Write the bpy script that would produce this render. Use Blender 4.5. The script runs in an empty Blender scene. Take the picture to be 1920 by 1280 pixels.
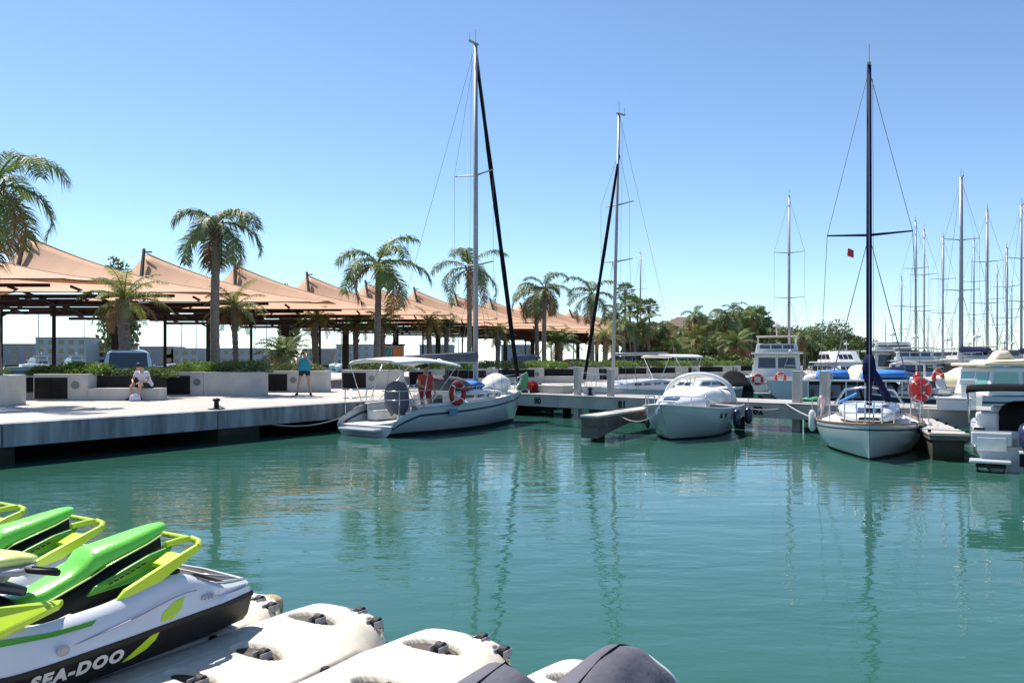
import bpy, math, random
import numpy as np
from mathutils import Vector, Matrix

# ---------------------------------------------------------------- camera, sky, sun, exposure
S = bpy.context.scene
C = S.collection
H = 2.15            # camera above the water
F = 1500.0          # focal length in pixels of the 1920 px wide photograph
HOR = 676.0         # horizon row
cam_d = bpy.data.cameras.new('camera')
cam_d.sensor_width = 36; cam_d.lens = 36*F/1920
cam_d.shift_y = (HOR-640)/1920
cam_d.clip_start = .05; cam_d.clip_end = 6000
cam = bpy.data.objects.new('camera', cam_d); C.objects.link(cam)
cam.location = (0, 0, H); cam.rotation_euler = (math.radians(90), 0, 0)
S.camera = cam

SUN_EL = math.radians(57)
SUN_V = Vector((-.72, .69, 0)).normalized()           # horizontal direction towards the sun
sun_az = math.atan2(SUN_V.x, SUN_V.y)
W = bpy.data.worlds.new('World'); S.world = W; W.use_nodes = True
nt = W.node_tree; nt.nodes.clear()
wo = nt.nodes.new('ShaderNodeOutputWorld'); bg = nt.nodes.new('ShaderNodeBackground')
sky = nt.nodes.new('ShaderNodeTexSky'); sky.sky_type = 'NISHITA'; sky.sun_disc = False
sky.sun_elevation = SUN_EL; sky.sun_rotation = sun_az
sky.altitude = 0; sky.air_density = .8; sky.dust_density = .1; sky.ozone_density = 3.0
bg.inputs['Strength'].default_value = .115
hs = nt.nodes.new('ShaderNodeMix'); hs.data_type = 'RGBA'; hs.blend_type = 'MULTIPLY'; hs.inputs[0].default_value = 1
hs.inputs[7].default_value = (.93, .99, .99, 1); nt.links.new(sky.outputs[0], hs.inputs[6]); nt.links.new(hs.outputs[2], bg.inputs[0]); nt.links.new(bg.outputs[0], wo.inputs[0])
sl = bpy.data.lights.new('sun', 'SUN'); sl.energy = 4.6; sl.angle = math.radians(.5); sl.color = (1, .93, .83)
sun = bpy.data.objects.new('sun', sl); C.objects.link(sun)
sd = Vector((SUN_V.x*math.cos(SUN_EL), SUN_V.y*math.cos(SUN_EL), math.sin(SUN_EL)))
sun.rotation_euler = sd.to_track_quat('Z', 'Y').to_euler()
S.view_settings.view_transform = 'Standard'; S.view_settings.look = 'None'
S.view_settings.exposure = .72; S.view_settings.gamma = 1
S.cycles.max_bounces = 6; S.cycles.diffuse_bounces = 3; S.cycles.glossy_bounces = 3
S.cycles.transmission_bounces = 3; S.cycles.transparent_max_bounces = 6

def X(px, d): return (px-960)/F*d
def Z(py, d): return H-(py-HOR)/F*d
R = math.radians
rnd = random.Random(7)

# ---------------------------------------------------------------- materials
def mat(name, col, rough=.6, metal=0., noise=0., nscale=5., bump=0., bscale=40., spec=.5, coat=0., trans=0., alpha=1., stretch=(1, 1, 1), col2=None):
    m = bpy.data.materials.new(name); m.use_nodes = True
    t = m.node_tree; b = t.nodes['Principled BSDF']
    b.inputs['Base Color'].default_value = (*col, 1); b.inputs['Roughness'].default_value = rough
    b.inputs['Metallic'].default_value = metal; b.inputs['Specular IOR Level'].default_value = spec
    b.inputs['Coat Weight'].default_value = coat; b.inputs['Coat Roughness'].default_value = .08
    tc = t.nodes.new('ShaderNodeTexCoord'); mp = t.nodes.new('ShaderNodeMapping'); mp.inputs['Scale'].default_value = stretch
    t.links.new(tc.outputs['Object'], mp.inputs[0])
    if noise or col2:
        n = t.nodes.new('ShaderNodeTexNoise'); n.inputs['Scale'].default_value = nscale; n.inputs['Detail'].default_value = 5
        n.inputs['Roughness'].default_value = .62
        t.links.new(mp.outputs[0], n.inputs['Vector'])
        cr = t.nodes.new('ShaderNodeValToRGB'); e = cr.color_ramp.elements
        c2 = col2 or tuple(max(0, c*(1-noise)) for c in col); c1 = col if col2 else tuple(min(1, c*(1+noise*.6)) for c in col)
        e[0].position = .34; e[0].color = (*c2, 1); e[1].position = .66; e[1].color = (*c1, 1)
        t.links.new(n.outputs['Fac'], cr.inputs[0]); t.links.new(cr.outputs[0], b.inputs['Base Color'])
    if bump:
        n2 = t.nodes.new('ShaderNodeTexNoise'); n2.inputs['Scale'].default_value = bscale; n2.inputs['Detail'].default_value = 4
        t.links.new(mp.outputs[0], n2.inputs['Vector'])
        bp = t.nodes.new('ShaderNodeBump'); bp.inputs['Strength'].default_value = bump; bp.inputs['Distance'].default_value = .02
        t.links.new(n2.outputs['Fac'], bp.inputs['Height']); t.links.new(bp.outputs[0], b.inputs['Normal'])
    if trans:
        tr = t.nodes.new('ShaderNodeBsdfTranslucent'); tr.inputs[0].default_value = (*col, 1)
        mx = t.nodes.new('ShaderNodeMixShader'); mx.inputs[0].default_value = trans
        if noise or col2: t.links.new(cr.outputs[0], tr.inputs[0])
        t.links.new(b.outputs[0], mx.inputs[1]); t.links.new(tr.outputs[0], mx.inputs[2])
        t.links.new(mx.outputs[0], t.nodes['Material Output'].inputs[0])
    return m

M = {}
M['gel'] = mat('white_gelcoat', (.62, .63, .63), .25, noise=.06, nscale=1.5, coat=.4)
M['hullshade'] = mat('white_hull_shaded', (.44, .48, .50), .22, noise=.08, nscale=1.2, coat=.5)  # white gelcoat greyed and blued; shade of the hull sides put into the colour
M['fside'] = mat('weathered_beam', (.12, .10, .09), .8, noise=.35, nscale=3)
M['gelg'] = mat('grey_gelcoat', (.42, .43, .45), .4, noise=.1, nscale=2)
M['deckw'] = mat('deck_white', (.74, .73, .70), .5, noise=.1, nscale=4, bump=.1, bscale=90)
M['navy'] = mat('navy_paint', (.012, .018, .06), .3, coat=.3)
M['anti'] = mat('antifouling', (.015, .025, .035), .7, noise=.3, nscale=6)
M['stripe'] = mat('stripe_blue', (.03, .05, .10), .4)
M['alu'] = mat('aluminium', (.34, .34, .37), .45, metal=.25, noise=.08, nscale=2)
M['alud'] = mat('aluminium_dull', (.34, .34, .36), .5, metal=.3)
M['steel'] = mat('stainless_steel', (.62, .62, .64), .22, metal=.9)
M['wire'] = mat('rigging_wire', (.20, .21, .23), .5, metal=.4)
M['black'] = mat('black_plastic', (.012, .012, .014), .5, noise=.2, nscale=8, spec=.25)
M['rubber'] = mat('black_rubber', (.02, .02, .022), .7, noise=.3, nscale=12, bump=.2)
M['dark'] = mat('dark_canvas', (.010, .010, .012), .9, noise=.3, nscale=6, bump=.3, bscale=30, spec=.1)
M['bluecv'] = mat('blue_canvas', (.03, .20, .55), .8, noise=.2, nscale=3, bump=.3, bscale=18)
M['navycv'] = mat('navy_canvas', (.008, .010, .055), .85, noise=.3, nscale=4, bump=.4, bscale=14, spec=.15)
M['whitecv'] = mat('white_canvas', (.76, .75, .72), .8, noise=.06, nscale=3, bump=.35, bscale=9)
M['creamcv'] = mat('cream_canvas', (.72, .62, .47), .8, noise=.1, nscale=3, bump=.2, bscale=12)
M['greycv'] = mat('grey_canvas', (.10, .10, .125), .85, noise=.2, nscale=4, bump=.4, bscale=14)
M['glass'] = mat('dark_glass', (.012, .016, .02), .06, spec=.8, coat=.5)
M['gglass'] = mat('green_glass', (.10, .30, .24), .1, spec=.8, coat=.5)
M['concl'] = mat('light_concrete', (.44, .415, .38), .8, noise=.14, nscale=1.3, bump=.25, bscale=22)
M['concg'] = mat('grey_concrete', (.36, .345, .33), .85, noise=.22, nscale=.9, bump=.3, bscale=18)
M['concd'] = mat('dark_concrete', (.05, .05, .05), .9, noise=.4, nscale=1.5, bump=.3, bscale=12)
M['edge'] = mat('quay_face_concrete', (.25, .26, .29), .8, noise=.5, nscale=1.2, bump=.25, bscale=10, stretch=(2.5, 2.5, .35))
M['planter'] = mat('planter_concrete', (.50, .47, .43), .8, noise=.16, nscale=1.1, bump=.2, bscale=25)
M['dsteel'] = mat('dark_steel', (.022, .020, .022), .75, noise=.25, nscale=3, spec=.2)
M['bsteel'] = mat('brown_steel', (.040, .027, .025), .75, noise=.25, nscale=3, spec=.2)
M['red'] = mat('red_plastic', (.55, .018, .014), .45, noise=.12, nscale=6)
M['redd'] = mat('dark_red_canvas', (.33, .012, .012), .7, noise=.2, nscale=6)
M['leaf'] = mat('palm_leaf', (.16, .23, .06), .55, noise=.35, nscale=2.5, trans=.3)
M['leafb'] = mat('palm_leaf_dark', (.14, .20, .065), .55, noise=.35, nscale=2.5, trans=.25)
M['leafy'] = mat('palm_leaf_yellow', (.27, .30, .08), .55, noise=.35, nscale=2.5, trans=.35)
M['leafdry'] = mat('dry_leaf', (.26, .15, .055), .8, noise=.3, nscale=3, trans=.2)
M['hedge'] = mat('hedge_leaf', (.15, .25, .035), .6, noise=.4, nscale=1.2, trans=.3)
M['hedged'] = mat('shrub_leaf_dark', (.12, .17, .045), .6, noise=.4, nscale=1.2, trans=.25)
M['tree'] = mat('tree_leaf', (.15, .18, .075), .65, noise=.4, nscale=.5, trans=.2)
M['trunk'] = mat('palm_trunk', (.20, .165, .14), .9, noise=.4, nscale=5, bump=.8, bscale=14, stretch=(1, 1, 4))
M['boots'] = mat('palm_boots', (.16, .115, .075), .9, noise=.5, nscale=9, bump=.9, bscale=20)
M['seat'] = mat('seat_green_vinyl', (.16, .62, .07), .30, noise=.06, nscale=6, bump=.15, bscale=60)
M['lime'] = mat('lime_plastic', (.48, .66, .018), .32, noise=.06, nscale=5, coat=.3)
M['limel'] = mat('pale_lime_plastic', (.66, .74, .22), .35, coat=.3)
M['greend'] = mat('green_plastic', (.07, .30, .012), .4, coat=.2)
M['jwhite'] = mat('jet_ski_white', (.66, .67, .72), .22, noise=.04, nscale=3, coat=.5)
M['jgrey'] = mat('jet_ski_grey', (.30, .29, .33), .4, noise=.1, nscale=8)
M['mat'] = mat('traction_mat', (.06, .055, .055), .85, noise=.3, nscale=20, bump=.5, bscale=90)
M['dock'] = mat('cream_polyethylene', (.64, .585, .475), .55, noise=.13, nscale=7, bump=.2, bscale=6)
M['dockd'] = mat('worn_polyethylene', (.46, .34, .17), .6, noise=.35, nscale=14)
M['dirt'] = mat('slot_grime', (.07, .062, .05), .8, noise=.4, nscale=20)
M['text'] = mat('silver_lettering', (.60, .60, .60), .4)
M['skin'] = mat('skin', (.46, .27, .19), .55)
M['hair'] = mat('dark_hair', (.02, .014, .010), .7)
M['teal'] = mat('teal_cotton', (.02, .26, .36), .85, noise=.15, nscale=9)
M['wcot'] = mat('lavender_white_cotton', (.60, .60, .74), .85, noise=.1, nscale=9)
M['rcot'] = mat('red_cotton', (.50, .05, .04), .85, noise=.15, nscale=9)
M['kcot'] = mat('dark_cotton', (.02, .02, .024), .9)
M['wood'] = mat('teak', (.30, .16, .08), .6, noise=.3, nscale=8, stretch=(1, 8, 1))
M['rope'] = mat('rope', (.40, .38, .34), .9)
M['bwall'] = mat('pale_render', (.50, .49, .47), .85, noise=.08, nscale=.3)
M['bwalld'] = mat('grey_render', (.34, .34, .38), .85, noise=.1, nscale=.3)
M['ochre'] = mat('ochre_render', (.42, .31, .19), .85, noise=.12, nscale=.3)
M['brick'] = mat('brick_orange', (.40, .17, .09), .85, noise=.2, nscale=.6)
M['rooft'] = mat('roof_tiles', (.16, .10, .075), .85, noise=.3, nscale=3)
M['carsilver'] = mat('silver_car_paint', (.50, .54, .60), .25, metal=.4, coat=.6)
M['carblack'] = mat('black_car_paint', (.015, .016, .02), .2, coat=.6)
M['carwhite'] = mat('white_car_paint', (.70, .70, .70), .25, coat=.6)
M['plate'] = mat('number_plate', (.6, .6, .5), .5)
M['rlamp'] = mat('rear_lamp_red', (.4, .01, .01), .2)
M['screen'] = mat('sign_blue', (.06, .22, .32), .5)
M['greenp'] = mat('green_fabric', (.10, .33, .14), .7, noise=.2, nscale=4)
M['pink'] = mat('pink_vinyl', (.62, .33, .33), .5)
M['orange'] = mat('orange_panel', (.75, .25, .08), .6)
M['yellow'] = mat('yellow_print', (.60, .50, .10), .6)
M['net'] = mat('green_net', (.02, .26, .10), .8, noise=.3, nscale=20)

def membrane_mat():
    m = mat('peach_membrane', (.72, .44, .275), .75, noise=.07, nscale=.25, trans=.28)
    t = m.node_tree; b = t.nodes['Principled BSDF']
    w = t.nodes.new('ShaderNodeTexWave'); w.wave_type = 'BANDS'; w.bands_direction = 'X'; w.inputs['Scale'].default_value = .35
    w.inputs['Distortion'].default_value = .6; w.inputs['Detail'].default_value = 1
    tc = t.nodes.new('ShaderNodeTexCoord'); t.links.new(tc.outputs['Object'], w.inputs['Vector'])
    bp = t.nodes.new('ShaderNodeBump'); bp.inputs['Strength'].default_value = .04; bp.inputs['Distance'].default_value = .1
    t.links.new(w.outputs['Fac'], bp.inputs['Height']); t.links.new(bp.outputs[0], b.inputs['Normal'])
    return m
M['memb'] = membrane_mat()
def seams(m, per, width, dark, axis='X'):
    t = m.node_tree; b = t.nodes['Principled BSDF']; l = b.inputs['Base Color'].links; src = l[0].from_socket
    tc = t.nodes.new('ShaderNodeTexCoord'); sx = t.nodes.new('ShaderNodeSeparateXYZ'); t.links.new(tc.outputs['Object'], sx.inputs[0])
    a = t.nodes.new('ShaderNodeMath'); a.operation = 'PINGPONG'; a.inputs[1].default_value = per/2; t.links.new(sx.outputs[axis], a.inputs[0])
    c = t.nodes.new('ShaderNodeMath'); c.operation = 'LESS_THAN'; c.inputs[1].default_value = width; t.links.new(a.outputs[0], c.inputs[0])
    mx = t.nodes.new('ShaderNodeMix'); mx.data_type = 'RGBA'; mx.blend_type = 'MULTIPLY'; mx.inputs[7].default_value = (dark, dark*.98, dark*.95, 1)
    t.links.new(c.outputs[0], mx.inputs[0]); t.links.new(src, mx.inputs[6]); t.links.new(mx.outputs[2], b.inputs['Base Color'])
seams(M['memb'], 1.25, .018, .88)
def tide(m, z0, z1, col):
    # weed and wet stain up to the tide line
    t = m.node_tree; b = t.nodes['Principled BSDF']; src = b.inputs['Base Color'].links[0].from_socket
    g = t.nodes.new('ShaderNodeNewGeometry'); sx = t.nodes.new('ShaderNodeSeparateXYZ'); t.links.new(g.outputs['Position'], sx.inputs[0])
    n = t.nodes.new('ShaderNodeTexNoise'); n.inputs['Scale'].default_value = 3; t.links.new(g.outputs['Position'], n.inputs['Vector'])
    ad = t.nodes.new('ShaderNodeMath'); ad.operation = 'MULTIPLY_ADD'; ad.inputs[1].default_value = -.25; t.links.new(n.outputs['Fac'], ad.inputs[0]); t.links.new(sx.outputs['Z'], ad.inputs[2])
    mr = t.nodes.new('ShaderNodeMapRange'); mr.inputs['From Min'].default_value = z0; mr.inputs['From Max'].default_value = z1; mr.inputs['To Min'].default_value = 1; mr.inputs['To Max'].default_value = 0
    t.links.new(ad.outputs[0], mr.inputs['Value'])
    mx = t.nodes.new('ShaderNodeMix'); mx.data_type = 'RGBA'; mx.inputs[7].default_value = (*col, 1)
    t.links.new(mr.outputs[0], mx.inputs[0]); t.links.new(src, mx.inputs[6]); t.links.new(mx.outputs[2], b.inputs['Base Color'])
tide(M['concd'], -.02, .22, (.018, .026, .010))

def water_mat():
    m = bpy.data.materials.new('harbour_water'); m.use_nodes = True
    t = m.node_tree; b = t.nodes['Principled BSDF']
    b.inputs['Base Color'].default_value = (.020, .125, .105, 1)
    b.inputs['Roughness'].default_value = .02; b.inputs['IOR'].default_value = 1.333
    tc = t.nodes.new('ShaderNodeTexCoord')
    prev = None
    for (sc, rot, sx, sy, dist, det, st) in ((.35, 20, 1, 2.0, .04, 2, .5), (1.7, -12, .8, 1.9, .0155, 3, .8), (7, 8, .8, 1.6, .003, 2, .7)):
        mp = t.nodes.new('ShaderNodeMapping'); mp.inputs['Rotation'].default_value = (0, 0, R(rot)); mp.inputs['Scale'].default_value = (sx, sy, 1)
        n = t.nodes.new('ShaderNodeTexNoise'); n.inputs['Scale'].default_value = sc; n.inputs['Detail'].default_value = det
        n.inputs['Roughness'].default_value = .45
        t.links.new(tc.outputs['Object'], mp.inputs[0]); t.links.new(mp.outputs[0], n.inputs['Vector'])
        bp = t.nodes.new('ShaderNodeBump'); bp.inputs['Strength'].default_value = st; bp.inputs['Distance'].default_value = dist
        t.links.new(n.outputs['Fac'], bp.inputs['Height'])
        if dist < .02:
            pn = t.nodes.new('ShaderNodeTexNoise'); pn.inputs['Scale'].default_value = .16; pn.inputs['Detail'].default_value = 2
            pr = t.nodes.new('ShaderNodeMapRange'); pr.inputs['From Min'].default_value = .38; pr.inputs['From Max'].default_value = .62
            pr.inputs['To Min'].default_value = st*.45; pr.inputs['To Max'].default_value = min(1, st*1.35)
            t.links.new(tc.outputs['Object'], pn.inputs['Vector']); t.links.new(pn.outputs['Fac'], pr.inputs['Value']); t.links.new(pr.outputs[0], bp.inputs['Strength'])
        if prev: t.links.new(prev.outputs[0], bp.inputs['Normal'])
        prev = bp
    t.links.new(prev.outputs[0], b.inputs['Normal'])
    # murky water: slow change of tint
    n = t.nodes.new('ShaderNodeTexNoise'); n.inputs['Scale'].default_value = .09; n.inputs['Detail'].default_value = 3
    t.links.new(tc.outputs['Object'], n.inputs['Vector'])
    cr = t.nodes.new('ShaderNodeValToRGB'); e = cr.color_ramp.elements
    e[0].position = .35; e[0].color = (.027, .098, .070, 1); e[1].position = .65; e[1].color = (.030, .108, .092, 1)
    t.links.new(n.outputs['Fac'], cr.inputs[0]); t.links.new(cr.outputs[0], b.inputs['Base Color'])
    return m
M['water'] = water_mat()

# ---------------------------------------------------------------- mesh helpers
def obj(name, me, parent=None, loc=None):
    o = bpy.data.objects.new(name, me); C.objects.link(o)
    if parent is not None: o.parent = parent
    if loc is not None: o.location = loc
    return o

class MB:
    def __init__(s): s.v = []; s.f = []; s.m = []; s.cur = 0
    def add(s, vs, fs, mi=None):
        b = len(s.v); s.v.extend(tuple(v) for v in vs)
        for f in fs: s.f.append(tuple(i+b for i in f)); s.m.append(s.cur if mi is None else mi)
        return s
    def box(s, c, d, rz=0, mi=None, taper=1., rx=0, ry=0):
        x, y, z = [a/2 for a in d]; vs = []
        for k in (-1, 1):
            q = taper if k > 0 else 1
            for i, j in ((-1, -1), (1, -1), (1, 1), (-1, 1)): vs.append(Vector((i*x*q, j*y*q, k*z)))
        mt = Matrix.Rotation(rz, 3, 'Z') @ Matrix.Rotation(ry, 3, 'Y') @ Matrix.Rotation(rx, 3, 'X')
        vs = [mt @ v + Vector(c) for v in vs]
        return s.add(vs, [(3, 2, 1, 0), (4, 5, 6, 7), (0, 1, 5, 4), (1, 2, 6, 5), (2, 3, 7, 6), (3, 0, 4, 7)], mi)
    def tube(s, pts, r, seg=8, mi=None, caps=True, flat=1.):
        pts = [Vector(p) for p in pts]; n = len(pts)
        rs = r if isinstance(r, (list, tuple)) else [r]*n
        b = len(s.v); up = None
        for i, p in enumerate(pts):
            d = (pts[min(i+1, n-1)]-pts[max(i-1, 0)])
            d = d.normalized() if d.length > 1e-9 else Vector((0, 0, 1))
            if up is None: up = Vector((0, 0, 1)) if abs(d.z) < .9 else Vector((1, 0, 0))
            a = d.cross(up)
            if a.length < 1e-6: a = d.orthogonal()
            a.normalize(); u = a.cross(d).normalized(); up = u
            for k in range(seg):
                t = 2*math.pi*k/seg
                s.v.append(tuple(p + a*math.cos(t)*rs[i] + u*math.sin(t)*rs[i]*flat))
        for i in range(n-1):
            for k in range(seg):
                k2 = (k+1) % seg
                s.f.append((b+i*seg+k, b+i*seg+k2, b+(i+1)*seg+k2, b+(i+1)*seg+k)); s.m.append(s.cur if mi is None else mi)
        if caps:
            s.f.append(tuple(b+k for k in range(seg))[::-1]); s.f.append(tuple(b+(n-1)*seg+k for k in range(seg)))
            s.m += [s.cur if mi is None else mi]*2
        return s
    def loft(s, rings, caps=True, closed=True, mi=None):
        b = len(s.v); n = len(rings[0]); m = s.cur if mi is None else mi
        for r in rings: s.v.extend(tuple(p) for p in r)
        for i in range(len(rings)-1):
            for k in range(n if closed else n-1):
                k2 = (k+1) % n
                s.f.append((b+i*n+k, b+i*n+k2, b+(i+1)*n+k2, b+(i+1)*n+k)); s.m.append(m)
        if caps and closed:
            s.f.append(tuple(b+k for k in range(n))[::-1]); s.m.append(m)
            s.f.append(tuple(b+(len(rings)-1)*n+k for k in range(n))); s.m.append(m)
        return s
    def lathe(s, prof, c=(0, 0, 0), axis='z', seg=20, mi=None):
        rings = []
        for (r, h) in prof:
            ring = []
            for k in range(seg):
                t = 2*math.pi*k/seg; a, b_ = r*math.cos(t), r*math.sin(t)
                p = {'z': (a, b_, h), 'y': (b_, h, a), 'x': (h, a, b_)}[axis]
                ring.append((p[0]+c[0], p[1]+c[1], p[2]+c[2]))
            rings.append(ring)
        return s.loft(rings, mi=mi)
    def torus(s, c, R1, r, axis='z', n=28, seg=10, mi=None, arc=(0, 1)):
        pts = []
        for i in range(n+1):
            t = 2*math.pi*(arc[0]+(arc[1]-arc[0])*i/n); a, b_ = R1*math.cos(t), R1*math.sin(t)
            p = {'z': (a, b_, 0), 'y': (a, 0, b_), 'x': (0, a, b_)}[axis]
            pts.append((p[0]+c[0], p[1]+c[1], p[2]+c[2]))
        return s.tube(pts, r, seg, mi=mi, caps=False)
    def build(s, name, m, parent=None, smooth=False, bev=0, loc=None, fix=True, auto=None):
        me = bpy.data.meshes.new(name); me.from_pydata(s.v, [], s.f)
        ms = m if isinstance(m, (list, tuple)) else [m]
        for a in ms: me.materials.append(M[a] if isinstance(a, str) else a)
        if len(ms) > 1: me.polygons.foreach_set('material_index', s.m)
        if fix and len(s.f) < 60000:
            import bmesh
            bm = bmesh.new(); bm.from_mesh(me); bmesh.ops.recalc_face_normals(bm, faces=bm.faces); bm.to_mesh(me); bm.free()
        if smooth or auto is not None:
            me.polygons.foreach_set('use_smooth', [True]*len(me.polygons))
            if auto is not None: me.set_sharp_from_angle(angle=R(auto))
        me.update()
        o = obj(name, me, parent, loc)
        if bev:
            b = o.modifiers.new('bevel', 'BEVEL'); b.width = bev; b.segments = 2; b.limit_method = 'ANGLE'; b.angle_limit = R(40)
        return o

def tag(o, label, cat, group=None, kind=None):
    if label: o['label'] = label
    if cat: o['category'] = cat
    if group: o['group'] = group
    if kind: o['kind'] = kind
    return o
def struct(o): o['kind'] = 'structure'; return o
def thing(name, label, cat, loc=(0, 0, 0), rz=0, group=None):
    o = bpy.data.objects.new(name, None); C.objects.link(o); o.location = loc; o.rotation_euler = (0, 0, rz)
    o.empty_display_size = .2
    return tag(o, label, cat, group)
def kids(o): return [c for c in C.objects if c.parent == o]
def copy_tree(o, parent=None):
    ch = kids(o)
    c = o.copy(); C.objects.link(c); c.parent = parent
    for k in ch: copy_tree(k, c)
    return c
def ringx(x, hw, z0, z1, e=3., n=20, yo=0, top=1.):
    """rounded cross-section in the y-z plane; top<1 narrows the upper half"""
    out = []; cz = (z0+z1)/2; hz = (z1-z0)/2
    for k in range(n):
        t = 2*math.pi*k/n; a, b = math.cos(t), math.sin(t)
        y = math.copysign(abs(a)**(2/e), a); z = math.copysign(abs(b)**(2/e), b)
        w = hw*(1-(1-top)*(z+1)/2)
        out.append((x, yo+y*w, cz+z*hz))
    return out
def lerp(tab, t):
    for (a, va), (b, vb) in zip(tab, tab[1:]):
        if t <= b:
            k = (t-a)/(b-a) if b > a else 0; k = max(0, k)
            return va+(vb-va)*k
    return tab[-1][1]
def text_mesh(s, size, depth=.003, bold=0., shear=0., spacing=1.):
    c = bpy.data.curves.new('lettering', 'FONT'); c.body = s; c.size = size; c.extrude = depth; c.offset = bold
    c.shear = shear; c.space_character = spacing; c.align_x = 'CENTER'; c.align_y = 'CENTER'; c.resolution_u = 3
    o = bpy.data.objects.new('lettering', c); C.objects.link(o)
    me = bpy.data.meshes.new_from_object(o.evaluated_get(bpy.context.evaluated_depsgraph_get()))
    bpy.data.objects.remove(o); bpy.data.curves.remove(c)
    return me
def lettering(s, size, m, parent, loc, rot, **kw):
    me = text_mesh(s, size, **kw); me.materials.clear(); me.materials.append(M[m])
    o = obj('lettering', me, parent, loc)
    if isinstance(rot, Matrix): o.rotation_euler = rot.to_euler()
    else: o.rotation_euler = rot
    return o
# ================================================================ SETTING
QZ = .86                      # top of quay and dock
E0 = Vector((-10.4, 16.3, 0)); AX = Vector((.533, .846, 0)).normalized(); NX = Vector((-AX.y, AX.x, 0))
QA = math.atan2(AX.y, AX.x)
def qp(t, u, z=0): return E0 + AX*t + NX*u + Vector((0, 0, z))     # t along the quay edge, u inland

m = MB(); m.add([(-2500, -200, 0), (2500, -200, 0), (2500, 4500, 0), (-2500, 4500, 0)], [(0, 1, 2, 3)])
struct(m.build('water', 'water'))

# paving with joints
pv = mat('promenade_paving', (.47, .44, .40), .8, noise=.12, nscale=.8, bump=.15, bscale=30)
t_ = pv.node_tree
br = t_.nodes.new('ShaderNodeTexBrick'); br.inputs['Scale'].default_value = 1; br.inputs['Mortar Size'].default_value = .012
br.inputs['Brick Width'].default_value = 1.2; br.inputs['Row Height'].default_value = .6; br.inputs['Mortar Smooth'].default_value = .3
br.inputs['Color1'].default_value = (1, 1, 1, 1); br.inputs['Color2'].default_value = (.90, .90, .89, 1); br.inputs['Mortar'].default_value = (.55, .54, .52, 1)
tc_ = t_.nodes.new('ShaderNodeTexCoord'); t_.links.new(tc_.outputs['Object'], br.inputs['Vector'])
mx_ = t_.nodes.new('ShaderNodeMix'); mx_.data_type = 'RGBA'; mx_.blend_type = 'MULTIPLY'; mx_.inputs[0].default_value = 1
bs_ = t_.nodes['Principled BSDF']; src = bs_.inputs['Base Color'].links[0].from_socket
t_.links.new(src, mx_.inputs[6]); t_.links.new(br.outputs['Color'], mx_.inputs[7]); t_.links.new(mx_.outputs[2], bs_.inputs['Base Color'])

m = MB(); m.box((60, 22, QZ-.03), (210, 43.2, .06))
o = struct(m.build('promenade', pv)); o.location = E0; o.rotation_euler = (0, 0, QA)
m = MB()
seg = 5.2
for i in range(-8, 30):
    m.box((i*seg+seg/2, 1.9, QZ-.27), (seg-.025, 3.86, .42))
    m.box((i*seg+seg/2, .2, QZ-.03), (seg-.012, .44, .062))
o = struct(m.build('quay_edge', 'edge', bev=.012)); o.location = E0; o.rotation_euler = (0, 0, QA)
m = MB()
m.box((60, 23.5, -.4), (208, 39.5, 2.4))
for i in range(-5, 24):
    m.box((i*6.4-.3, 1.4, -.1), (1.35, 2.3, 1.05))
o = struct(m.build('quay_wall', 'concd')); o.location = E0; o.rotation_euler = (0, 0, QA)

# the long dock, on piles, running from the quay towards the right
D0 = Vector((.54, 31.2, 0)); DX = Vector((.742, -.67, 0)).normalized(); DN = Vector((-DX.y, DX.x, 0)); DA = math.atan2(DX.y, DX.x)
def dp(s, u, z=0): return D0 + DX*s + DN*u + Vector((0, 0, z))
m = MB()
for i in range(6):
    m.box((-3.4+i*5.0+2.5, 1.1, QZ-.25), (4.985, 2.2, .44))
for i in range(6): m.box((-3.4+i*5.0+2.5, 1.1, QZ-.012), (4.99, 2.26, .034))
o = struct(m.build('dock', 'concg', bev=.01)); o.location = D0; o.rotation_euler = (0, 0, DA)
m = MB()
for i in range(8):
    for u in (.6, 1.7): m.lathe([(.17, -1.5), (.17, QZ-.3)], (-3+i*3.7, u, 0), seg=12)
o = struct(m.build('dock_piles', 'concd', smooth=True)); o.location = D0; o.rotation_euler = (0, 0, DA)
for s_, tx in ((.6, '80'), (4.5, '81'), (9.55, '82')):
    me = text_mesh(tx, .34, depth=.004, bold=.012); me.materials.clear(); me.materials.append(M['black'])
    o = obj('berth_number', me); o.location = dp(s_, -.006, QZ-.26)
    o.rotation_euler = (R(90), 0, DA)
    tag(o, {'80': 'black berth number near the quay end of the dock', '81': 'black berth number left of the small motor cruiser',
            '82': 'black berth number right of the small motor cruiser'}[tx], 'number', 'berth numbers on the dock face')
# rope fender strip / shore cable along dock
# square piles standing on the dock
def pile(px, d, w, top, label, m_='concl'):
    x = X(px, d); t = thing('mooring_pile', label, 'mooring pile', (x, d, QZ-.9), DA, 'square piles along the dock')
    b = MB(); b.box((0, 0, (top-QZ+.9)/2), (w, w, top-QZ+.9)); b.build('shaft', m_, t, bev=.015)
    b = MB(); b.box((0, 0, top-QZ+.9+.02), (w+.04, w+.04, .04)); b.build('cap', m_, t, bev=.01)
    return t
pile(1083, 29.9, .22, 1.88, 'grey square pile left of the sailing boat with the thin grey mast', 'planter')
pile(1145, 28.9, .20, 1.80, 'pale pile standing in front of the thin grey mast')
pile(1495, 24.5, .24, 1.80, 'white square pile beside the stern of the double lifebuoy yacht')
pile(1547, 23.75, .24, 1.80, 'white square pile left of the navy mast')

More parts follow.
